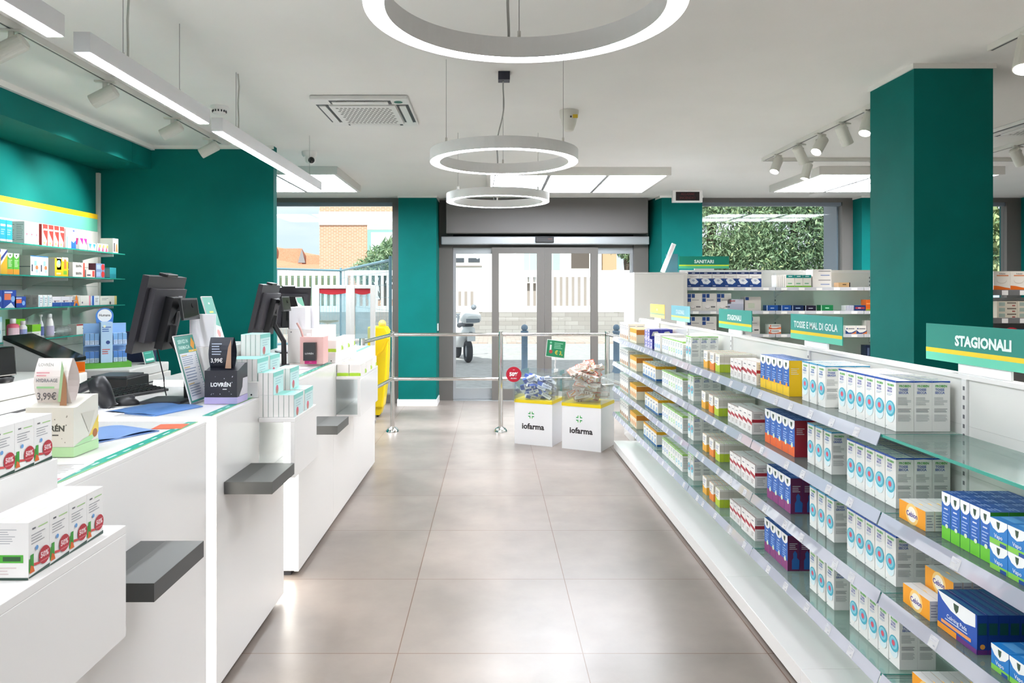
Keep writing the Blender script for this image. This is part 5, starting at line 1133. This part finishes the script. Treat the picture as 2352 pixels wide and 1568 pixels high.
rows([
    (mk_press, 'blue and white box with a tester picture', 0, 1.998, 6, .124, .12, .158, 1, 'tester boxes'),
    (simple('efedea', ((.1, .1, .12, .9, 'd8d8d8'),)), 'thin plain white box', 0, X(1783), 5, .018, .12, .125, 1, 'thin white boxes'),
    (simple('e6e6de', ((0, .76, 1, 1, '178a86'), (0, 0, 1, .14, '7cbc3c'), (.2, .28, .7, .36, '6fb08a')), '~~~~', 'c8e8e4', (.5, .88, .12)), 'teal-topped white box with green base', 0, X(1806), 3, .083, .1, .128, 1, 'teal-topped boxes'),
    (simple('e9e6e3', ((.3, .78, .95, .84, '5a5a66'), (.42, .3, .9, .4, '8fa0cc'))), 'large white box with a blue stroke', 0, X(1867), 1, .19, .16, .092, 2, 'large white boxes'),
    (simple('c9a27a', ((.0, 0, .8, 1, 'b9976c'), (.9, 0, 1, 1, '2a2420')), '~~~~', '4a3a2a', (.5, .6, .3)), 'small brown box', 0, X(1926), 1, .12, .1, .05, 1, None),
    (mk_aero, 'white aerosol kit box with blue squares', 1, 1.998, 3, .148, .14, .18, 1, 'aerosol kit boxes'),
    (simple('c9cbda', ((0, .1, 1, .6, 'b4b8cc'),), 'medel', 'b04048', (.3, .86, .14), tmax=.5), 'pale lilac box with red lettering', 1, X(1671), 1, .165, .14, .122, 1, None),
    (simple('c8c4c0', ((.03, .76, .24, .97, '24478c'), (.2, .2, .6, .55, 'b6bfae'))), 'grey box with one blue corner square', 1, X(1711), 1, .165, .14, .145, 1, None),
    (simple('1d4f9c', ((.0, .0, .06, 1, 'c8d4ec'),), '~~~~', 'b8cff0', (.5, .5, .26)), 'small blue flat box, left of the pair', 1, X(1761), 1, .115, .1, .058, 1, None),
    (simple('1d4f9c', ((.0, .0, .06, 1, 'c8d4ec'),), '~~~~', 'b8cff0', (.5, .5, .26)), 'small blue flat box, right of the pair', 1, X(1795), 1, .10, .1, .058, 1, None),
    (simple('15284e', ((.0, .0, .05, 1, 'c8d4ec'),), '~~~~~~', 'b8cff0', (.5, .5, .22)), 'small navy flat box', 1, X(1820), 1, .115, .1, .058, 1, None),
    (simple('1c1830', ((.0, .0, .05, 1, 'c8d4ec'),), '~~~~~~', 'c8cfe0', (.5, .5, .22)), 'small black flat box', 1, X(1850), 1, .108, .1, .055, 1, None),
    (simple('1a7a48', ((.0, .0, .05, 1, 'c8ecd4'),), '~~~~', 'b8f0cf', (.5, .5, .26)), 'small green flat box', 1, X(1886), 1, .123, .1, .06, 1, None),
    (simple('e8e8ee', ((.2, 0, .6, 1, '2a3f80'),)), 'thin striped box', 1, X(1943), 6, .011, .1, .056, 1, 'thin striped boxes'),
    (simple('20386e', ((.1, .35, .9, .7, 'a03a4a'),), '~~~~', 'e0d0d8', (.45, .52, .2)), 'small navy box with red lettering', 1, X(1962), 1, .118, .1, .058, 1, None),
    (simple('dd6a24', ((0, 0, 1, .16, '8aa03c'), (.1, .6, .9, .7, 'f0a060'))), 'orange box with green foot', 1, X(1989), 2, .055, .1, .115, 1, 'orange boxes'),
    (mk_aero, 'white aerosol kit box with blue squares', 2, 1.998, 2, .148, .14, .18, 1, 'aerosol kit boxes'),
    (mk_aero, 'white aerosol kit box left of the orange boxes', 2, X(1712), 1, .148, .14, .18, 1, None),
    (mk_swoosh('d9623a', 'e88a5a'), 'white box with an orange swoosh', 2, X(1766), 1, .125, .1, .05, 2, 'orange swoosh boxes'),
    (mk_swoosh('24407c', 'e07a3a'), 'white box with a blue and orange swoosh', 2, X(1942), 2, .108, .1, .085, 1, 'blue swoosh boxes'),
    (simple('b9b7b4'), 'grey back of a box by the pillar', 2, X(1990), 1, .1, .1, .14, 1, None),
    (simple('2a7f86', ((.1, .3, .8, .6, '5fb0b4'),)), 'teal flat box', 3, X(1735), 1, .17, .12, .05, 1, None),
    (simple('1a2440', ((.2, .2, .5, .8, '5a6a8a'),)), 'dark blue upright box beside the pillar', 3, X(1989), 1, .07, .1, .13, 1, None),
], RY, RZ, W1)
W2 = ['top grey shelf beyond the pillar', 'middle grey shelf beyond the pillar', 'lower grey shelf beyond the pillar']
def mk_volt(w_, d_, h_):
    def fr(f): f.poly([(0, 0), (1, 0), (1, .1), (.7, .14), (.3, .22), (0, .24)], 'ee7424'); f.text('Voltadol', .52, .87, .07, '6a6460', .62, .02); f.rect(.2, .74, .9, .8, 'e0885a'); f.disc(.5, .5, .3, 'dcd2c6', 20, ry=.18); f.disc(.5, .53, .28, 'f1ece4', 20, ry=.17)
    return carton(w_, d_, h_, mat('f1ece4', .4), fr, None, None, None)
Z2 = [1.575, 1.30, 1.0]; Y2 = 7.0
def X2(px): return (px-1131)*7.03/1640
rows([(mk_volt, 'white heat pad box with orange base', 0, 4.925, 3, .165, .12, .185, 1, 'heat pad boxes'),
      (simple('d9d2c2', ((.1, .15, .4, .8, '9fb0a8'), (.5, .55, .95, .8, '7c746a'), (.75, .1, .9, .3, 'a04a44'))), 'flat cream box with green marks', 1, X2(2288), 2, .20, .12, .055, 3, 'flat cream boxes'),
      (simple('2a6aa6', ((.3, .1, .9, .5, 'c8d8e8'),)), 'blue and white slanted box', 2, X2(2338), 1, .1, .1, .19, 1, None)], Y2, Z2, W2)
t = thing('promotion_disc', 'red 50% disc on the lower grey shelf right of the teal pillar', 'sign', (X2(2316), 6.985, .995), 0)
b = MB(); b.lathe([(.09, -.004), (.09, 0)], (0, 0, .125), mat('c81d38', .45), 36, (0, -1, 0), smooth=False); f = b.F((-.09, -.0005, .035), (1, 0, 0), (0, 0, 1), .18, .18); f.text('50%', .5, .5, .24, 'ffffff', .74, .05); b.box(-.01, .0005, .006, .01, .004, .1, ACRYL); b.build('disc', t)

# ================================================================ goods on the wall shelves (fronts towards +X)
def wall_item(mk, desc, j, y0, n, w_, d_, h_, nrow=1, lev=1, xf=-3.215, grp=None, cat='box', name='pharmacy_box'):
    proto = None
    for i in range(n):
        for r in range(nrow):
            for l in range(lev):
                if proto is None: o = proto = mk(w_, d_, h_).build(name)
                else: o = proto.copy(); COL.objects.link(o)
                o.location = (xf-d_/2-r*(d_+.001), y0+w_/2+i*(w_+.003), SHZ[j]+.001+l*(h_+.0006)); o.rotation_euler = (0, 0, PI/2)
                pos = '' if n == 1 else ', %s from the left' % ORD[i]; row = '' if nrow == 1 else (', front row', ', row behind', ', rearmost row')[min(r, 2)]; lv = '' if lev == 1 else ('bottom ', 'upper ', 'topmost ')[l]
                tag(o, lv+desc+', '+('top', 'second', 'third', 'lowest')[j]+' wall shelf'+pos+row, cat, grp)
def art(*ops):
    def fr(f):
        for o in ops: getattr(f, o[0])(*o[1:])
    return fr
def bx(body, front=None, side=None, top=None):
    return lambda w_, d_, h_: carton(w_, d_, h_, mat(body, .4), front, side, side, top)
gside = art(('lines', .1, .15, .9, .9, 9, '8f9c9a', .35))
def YL(px): return 3.215*1640/(1131-px)
wall_item(bx('28b4d4', art(('text', '~~~~', .5, .75, .16, 'ffffff', .8), ('lines', .15, .3, .85, .6, 3, 'a8e4f0'), ('rect', 0, 0, 1, .12, 'e8f0f4'))), 'cyan and white box', 0, YL(-15), 3, .058, .06, .145, grp='cyan boxes on the top wall shelf')
wall_item(bx('dfe5e3', art(('disc', .5, .45, .36, '8fc8e0', 16), ('disc', .5, .45, .15, 'd06a7a', 12), ('lines', .1, .7, .9, .95, 3, 'a8a8c0')), gside), 'white cough box with blue disc', 0, YL(56), 3, .05, .06, .155, nrow=3, grp='cough boxes on the top wall shelf')
wall_item(bx('d63a34', art(('poly', [(0, 0), (.8, 0), (.9, .25), (.3, .6), (.1, 1), (0, 1)], 'f3e8dc'), ('disc', .45, .14, .16, '9aa85a', 12), ('rect', .3, .72, .95, .8, 'f8dcd8')), art(('rect', 0, 0, 1, 1, 'b63a3a'), ('poly', [(0, 0), (.7, 0), (.6, .35), (0, .6)], 'd8ccc0')), art(('rect', 0, 0, 1, 1, 'c83430'),)), 'red box with a cream curve', 0, YL(92)+.02, 4, .064, .06, .155, grp='red boxes on the top wall shelf')
wall_item(bx('f0f4f6', art(('rect', .1, 0, .3, .6, '58b0e0'), ('lines', .2, .7, .8, .9, 2, '8ac0d8'))), 'white box with a pale blue bar', 0, 5.385, 1, .06, .06, .15)
wall_item(bx('f4f6f8', art(('poly', [(0, 0), (1, 0), (1, .45), (.5, .3), (0, .4)], '2a64c0'), ('rect', .3, .85, .7, .93, '3a4a8a'))), 'tall white box with blue base', 0, 5.45, 1, .062, .06, .155)
wall_item(bx('e8e8e8', art(('poly', [(.05, 1), (.95, 1), (.9, .4)], 'd8268a'),), art(('rect', 0, 0, 1, 1, 'd9d9d6'), ('poly', [(.0, 1), (.9, 1), (.8, .4)], 'd8268a'))), 'white box with a magenta triangle', 0, 5.56, 2, .05, .09, .09, grp='magenta triangle boxes')
wall_item(bx('f3f3f3', art(('poly', [(.1, .9), (.9, .9), (.5, .2)], '3a8fd0'), ('rect', .2, .05, .8, .14, 'b0b0c0'))), 'small white box with blue triangle', 0, 5.68, 2, .055, .05, .062, grp='blue triangle boxes')
wall_item(bx('f3f3f3', art(('poly', [(.1, 0), (.6, .9), (.9, 0)], 'e0567a'), ('rect', .6, .5, .95, .9, 'f0c84a'))), 'small white box with a pink wedge', 0, 5.81, 3, .052, .05, .066, grp='pink wedge boxes')
wall_item(bx('e9e4de', art(('rect', .15, .1, .35, .7, '2f3440'), ('poly', [(.45, .1), (.9, .1), (.8, .7), (.55, .6)], 'd88a5a')), art(('rect', 0, 0, 1, 1, 'dedcd6'),)), 'white box with bottle picture at shelf end', 0, 6.05, 1, .085, .11, .125)
# second shelf
wall_item(bx('f6f6f4', art(('poly', [(0, 0), (1, 0), (1, .8), (0, .35)], 'f2c02a'), ('poly', [(0, .5), (1, .9), (1, 1), (0, .65)], '3a4aa0'))), 'yellow and white box', 1, YL(-14), 2, .062, .06, .165, grp='yellow boxes on the second wall shelf')
wall_item(bx('5ab83a', art(('rect', 0, 0, 1, .25, 'e8a02a'), ('poly', [(.05, 1), (.95, 1), (.9, .85), (.5, .74), (.1, .85)], 'f4f6f4'), ('disc', .5, .9, .12, '2f5a3c', 10), ('lines', .2, .35, .85, .7, 5, 'd0ecc4'))), 'green syrup box with white cap band', 1, YL(16), 2, .060, .06, .142, grp='green boxes on the second wall shelf')
wall_item(bx('efece8', art(('rect', 0, .95, 1, 1, '3a78b0'), ('rect', .12, .2, .26, .55, '2c3a4c'), ('rect', .4, .5, .7, .75, '8fc0dc'), ('disc', .7, .4, .16, 'd97a4a', 12), ('disc', .7, .22, .14, 'a8c4dc', 12)), art(('rect', 0, 0, 1, 1, 'c9cac6'), ('rect', 0, .42, 1, .46, '5a6468'))), 'white box with a dark bottle picture', 1, YL(70), 2, .098, .1, .138, grp='bottle picture boxes')
wall_item(bx('f0c820', art(('disc', .5, .7, .3, 'f8e890', 14), ('rect', 0, 0, 1, .3, 'f2b81c'), ('rect', .2, .1, .8, .2, 'fae8a0')), art(('rect', 0, 0, 1, 1, 'eeeae0'),)), 'yellow boxed product', 1, YL(124)+.01, 1, .09, .07, .13)
wall_item(bx('f6f2e4', art(('rect', 0, 0, 1, .35, 'f2c41c'), ('disc', .5, .75, .3, '8fb8e0', 14))), 'white and yellow box with blue disc', 1, 5.27, 1, .055, .07, .138)
wall_item(bx('f6f2e4', art(('rect', 0, 0, 1, .8, 'f0c41e'), ('rect', .2, .1, .8, .3, '7ab83c'), ('rect', .3, .4, .7, .9, 'e8803a'))), 'yellow box with an orange figure', 1, 5.335, 1, .075, .07, .142)
wall_item(bx('ece8e2', art(('text', 'BIAFIN', .5, .5, .34, '4a4a48', .7, .03), ('rect', .86, 0, 1, 1, 'd85a4a')), art(('rect', 0, 0, 1, 1, 'dcd9d2'), ('rect', .2, .1, .4, .9, '6a6a68'))), 'flat cream box with dark lettering', 1, 5.47, 1, .16, .05, .056, lev=2, grp='flat cream boxes on the second wall shelf')
wall_item(bx('e6d2cc', art(('rect', .7, .1, .95, .9, 'd04a44'), ('rect', .1, .2, .5, .4, '5a5a68')), art(('rect', 0, 0, 1, 1, 'd8ccc8'),)), 'pinkish flat box', 1, 5.65, 1, .125, .06, .06)
wall_item(bx('7a8fb4', art(('disc', .8, .5, .2, 'c83a3a', 12), ('rect', .05, .2, .5, .8, '9ab0d0')), art(('rect', 0, 0, 1, 1, '6a3a4a'),)), 'grey-blue box with a red spot', 1, 5.79, 1, .13, .06, .058, lev=2, grp='grey-blue boxes')
wall_item(bx('3aa0ac', art(('rect', 0, .0, 1, .4, '2e8f9c'),), art(('rect', 0, .1, 1, .9, '7fb6bc'),)), 'teal box at the end of the shelf', 1, 6.0, 1, .10, .11, .09)
# third shelf
wall_item(bx('1f46a4', art(('rect', .1, .45, .6, .8, 'e87a50'), ('disc', .75, .5, .16, '7fb0e8', 12), ('poly', [(.1, 0), (.9, 0), (.6, .3)], 'dce8f4'), ('rect', .1, .84, .7, .92, 'c8d8f4'))), 'large royal blue box', 2, YL(-26), 2, .13, .06, .118, grp='large royal blue boxes')
wall_item(bx('1f46a4', art(('rect', .12, .4, .6, .75, 'e87a50'), ('disc', .78, .4, .14, '7fb0e8', 12), ('rect', .1, .8, .6, .9, 'c8d8f4'))), 'small royal blue box', 2, YL(34), 1, .115, .06, .075)
wall_item(bx('e9ecec', art(('rect', .1, .1, .3, .9, '9fd0d8'), ('lines', .4, .3, .9, .8, 3, '9aa0b8')), art(('rect', 0, 0, 1, 1, 'bcbcb8'), ('lines', .2, .2, .8, .8, 5, '8a8a8c'))), 'small white carton', 2, YL(88), 3, .05, .05, .085, nrow=2, grp='small white cartons')
wall_item(bx('eceaf0', art(('rect', 0, 0, 1, .4, '2a58a8'), ('rect', .15, .5, .8, .6, 'c0a0a8'), ('disc', .3, .5, .07, '2a3a6a', 8))), 'white box with blue base', 2, YL(120), 3, .108, .05, .072, grp='blue-based boxes')
wall_item(bx('f0e8dc', art(('text', 'A', .5, .5, .9, 'f09030', .8, .05),)), 'white box with a big orange letter A', 2, 5.47, 1, .095, .06, .082)
wall_item(bx('f3f0ea', art(('disc', .2, .3, .06, '6a5a7a', 8), ('rect', .85, 0, 1, 1, 'f0a0b0'))), 'plain cream box with a pink edge', 2, 5.57, 1, .14, .06, .078)
wall_item(bx('e9eef0', art(('rect', .1, .0, .35, 1, '3a6ac0'), ('lines', .5, .3, .9, .8, 3, '9aa0a8'))), 'white box with a royal blue stripe', 2, 5.72, 1, .12, .06, .076)
wall_item(bx('f1efe6', art(('rect', .86, 0, 1, 1, 'e8d888'), ('disc', .6, .2, .05, '5a5a5a', 8), ('lines', .1, .5, .5, .8, 2, 'b0b0b0'))), 'long cream box at the shelf end', 2, 5.85, 1, .26, .07, .074)
# lowest shelf: bottles and boxes
def bottle(prof, c, cap, capc, lab, px, z, desc, labc=None):
    y = 3.25*1640/(1131-px)
    t = thing('bottle', desc, 'bottle', (-3.26, y, SHZ[3]+.001))
    MB().lathe(prof, (0, 0, 0), mat(c, .3), 24, cap=True).build('body', t)
    MB().lathe(cap, (0, 0, 0), mat(capc, .35), 20, cap=True).build('cap', t)
    if labc:
        r = prof[1][0]+.0006; b = MB(); n = 10; z0, z1 = lab
        for k in range(n):
            a = math.radians(-100+k*14); a2 = math.radians(-100+(k+1)*14); b.add([(r*math.cos(a), r*math.sin(a), z0), (r*math.cos(a2), r*math.sin(a2), z0), (r*math.cos(a2), r*math.sin(a2), z1), (r*math.cos(a), r*math.sin(a), z1)], [(0, 1, 2, 3)], labc, True)
        b.build('label', t)
wall_item(bx('d8eef4', art(('disc', .5, .4, .3, '8fc8d8', 14), ('disc', .5, .4, .12, 'e0606a', 10), ('rect', 0, .8, 1, 1, 'a8d8e8'))), 'pale blue syrup box', 3, YL(-10), 1, .06, .06, .165)
bottle([(.034, 0), (.037, .004), (.037, .098), (.03, .108), (.018, .112)], 'e0607c', [(.016, .113), (.018, .115), (.018, .145), (.016, .147)], 'f4f4f4', (.02, .085), 33, 0, 'large pink mouthwash bottle with a white cap on the lowest wall shelf', 'f4d4dc')
bottle([(.022, 0), (.025, .004), (.025, .085), (.018, .095), (.014, .1)], 'f3f3f5', [(.014, .101), (.016, .103), (.016, .125), (.014, .127)], 'f0e8ea', (.02, .07), 56, 0, 'small white bottle between the pink bottle and the green boxes', '9fb0e0')
wall_item(bx('7ac41e', art(('rect', 0, .0, 1, .3, '8ad040'), ('rect', .2, .6, .8, .75, 'd8e840')), art(('rect', 0, 0, 1, 1, '5aa01c'),)), 'bright green box', 3, YL(64), 1, .10, .07, .14, xf=-3.30)
wall_item(bx('f0efe6', art(('rect', 0, .5, 1, 1, '86cc28'), ('lines', .2, .1, .8, .4, 2, 'c0c0b8')), art(('rect', 0, 0, 1, 1, 'e4e4da'), ('rect', 0, .5, 1, 1, '5a9c1c'))), 'green and cream box', 3, YL(74), 1, .095, .06, .10)
bottle([(.016, 0), (.019, .004), (.019, .09), (.008, .12)], 'dfe2e8', [(.006, .121), (.006, .15), (.012, .152), (.012, .165)], 'f6f6f6', (.015, .08), 97, 0, 'slim pump bottle with a blue label on the lowest wall shelf', '5a6aa8')
bottle([(.026, 0), (.03, .005), (.03, .07), (.024, .11), (.016, .135)], 'f3f2f0', [(.015, .136), (.017, .138), (.015, .165), (.012, .168)], 'e9e9e9', (.01, .08), 117, 0, 'white tapering bottle with a red mark on the lowest wall shelf', 'c8c0d8')
for i, px in enumerate((136, 152)):
    y = 3.25*1640/(1131-px); t = thing('feeding_cup', ('clear plastic cup lying left of the long cream box', 'clear plastic cup nearer the long cream box')[i], 'cup', (-3.27, y, SHZ[3]+.001))
    MB().lathe([(.03, 0), (.034, .06)], (0, -.034, .035), glassmat('cup_plastic', 'dfe6e4', .7, haze=.2), 20, (.3, 1, 0)).build('cup', t)
wall_item(bx('eef0ea', art(('rect', 0, .85, 1, 1, 'b8484a'), ('text', '~~~~', .3, .55, .2, '5a5a5a', .3), ('disc', .5, .5, .06, '8fc86a', 10), ('rect', .9, 0, 1, 1, 'b8e090')), art(('rect', 0, 0, 1, 1, 'd8d8d2'),)), 'long cream box with green end', 3, YL(176), 1, .33, .07, .078)

# ================================================================ goods on the counter stands
def f_sore():
    def front(f):
        f.text('~~~', .25, .86, .05, '6a6a70', .3, .04); f.rect(.45, .84, .9, .86, 'a8cf8a'); f.lines(.12, .58, .8, .78, 4, 'a6a6aa', .3); f.poly([(0, .02), (1, .02), (1, .09), (0, .05)], '2e4a40')
        f.rect(.08, .12, .22, .42, '3f9a3a'); f.rect(.0, .12, .06, .36, '4a9a3a'); f.poly([(.02, .1), (.26, .1), (.2, .2), (.08, .24)], 'd8662a'); f.poly([(.22, .2), (.5, .18), (.5, .22), (.22, .25)], 'd04a4a'); f.disc(.36, .5, .07, '6aa0d8', 10)
        f.disc(.72, .3, .27, 'b8303c', 20); f.text('50%', .72, .32, .1, 'f0d0d4', .4, .04); f.rect(.5, .2, .95, .22, 'd8707a')
    def left(f): f.lines(.1, .62, .8, .9, 7, 'b4b4b8', .35); f.rect(.05, .3, .9, .44, '4fae36'); f.rect(.5, .33, .85, .41, '2e5a34'); f.rect(0, 0, 1, .04, '2e4a40'); f.lines(.1, .08, .8, .24, 3, 'd8c8c8', .35)
    return carton(.0665, .10, .112, mat('f2f0ee', .4), front, None, left, lambda f: f.lines(.1, .2, .8, .8, 3, 'cfe0c4', .3))
proto = f_sore().build('throat_tablet_box'); first = True
for (nm, x, y0, z, n, c2) in (('front step', CX+.146-.05, 1.402, .9858, 4, 1), ('middle step', CX-.052, 1.448, 1.1488, 4, 1)):
    for i in range(n):
        if first: o = proto; first = False
        else: o = proto.copy(); COL.objects.link(o)
        o.location = (x, y0+.0333+i*.0672, z); o.rotation_euler = (0, 0, PI/2)
        tag(o, 'throat tablet box with red 50%% disc, %s, near stand, %s from left' % (nm, ORD[i]), 'box', 'throat tablet boxes on the nearest stand')
def f_teal():
    def side(f): f.rect(0, 0, 1, 1, 'd2ecec'); f.rect(0, .8, 1, 1, '8ad6cc'); f.lines(.2, .4, .9, .75, 3, 'a9c8d0', .3); f.disc(.35, .2, .13, 'e0607a', 12); f.disc(.35, .12, .07, 'c08a70', 10)
    def spine(f): f.rect(.0, .0, .06, 1, 'b8c4be'); f.rect(.94, 0, 1, 1, 'a8b8b0')
    return carton(.0228, .155, .1, mat('f1efec', .4), spine, side, None, lambda f: f.rect(0, 0, 1, 1, '93d9cf'))
MT = None
def teal(x0, y0, z, n, lv, lab, skip=None):
    global MT
    for i in range(n):
        for l in range(lv):
            if skip and skip(i, l): continue
            if MT is None: o = MT = f_teal().build('slim_carton')
            else: o = MT.copy(); COL.objects.link(o)
            o.location = (x0-.0114-i*.0234, y0+.078, z+l*.1006); o.rotation_euler = (0, 0, 0)
            tag(o, 'slim white box with teal side, %s, %s from the right%s' % (lab, ORD[i], '' if lv == 1 else (', lower', ', upper')[l]), 'box', 'slim teal and white boxes on the middle stand')
teal(CX+.158, 3.235, .9858, 7, 2, 'front step front group', lambda i, l: l == 1 and i < 4)
teal(CX+.158, 3.42, .9858, 6, 2, 'front step rear group', lambda i, l: l == 1 and i < 3)
teal(CX-.008, 3.235, 1.1488, 6, 1, 'middle step front group')
teal(CX-.008, 3.42, 1.1488, 6, 2, 'middle step rear group', lambda i, l: l == 1 and i < 2)
def f_lime(w_, d_, h_):
    def fr(f): f.rect(0, 0, 1, .26, 'a6cc30'); f.rect(0, .0, .03, 1, '8a8a80'); f.poly([(0, .24), (.5, .28), (1, .24), (1, .3), (0, .3)], 'dcecc0')
    return carton(w_, d_, h_, mat('f1ece8', .4), fr, art(('rect', 0, .92, 1, 1, 'e8e8dc'), ('rect', .8, 0, 1, .4, 'b4d850')), None, art(('rect', .2, .3, .8, .5, 'f0c0a0')))
pr = f_lime(.08, .2, .078).build('wide_carton'); first = True
for (nm, xs, z, ys) in (('front step', (CX+.124, CX+.042), .9858, (4.84, 5.07, 5.30)), ('middle step', (CX-.042, CX-.124), 1.1488, (4.84, 5.07, 5.30))):
    for a, x in enumerate(xs):
        for c, y in enumerate(ys):
            if nm == 'middle step' and a == 1 and c: continue
            if first: o = pr; first = False
            else: o = pr.copy(); COL.objects.link(o)
            o.location = (x, y+.1, z); tag(o, 'lime-based white box, %s of far stand, %s column, %s from viewer' % (nm, ('right', 'left')[a], ORD[c]), 'box', 'lime-based boxes on the far stand')
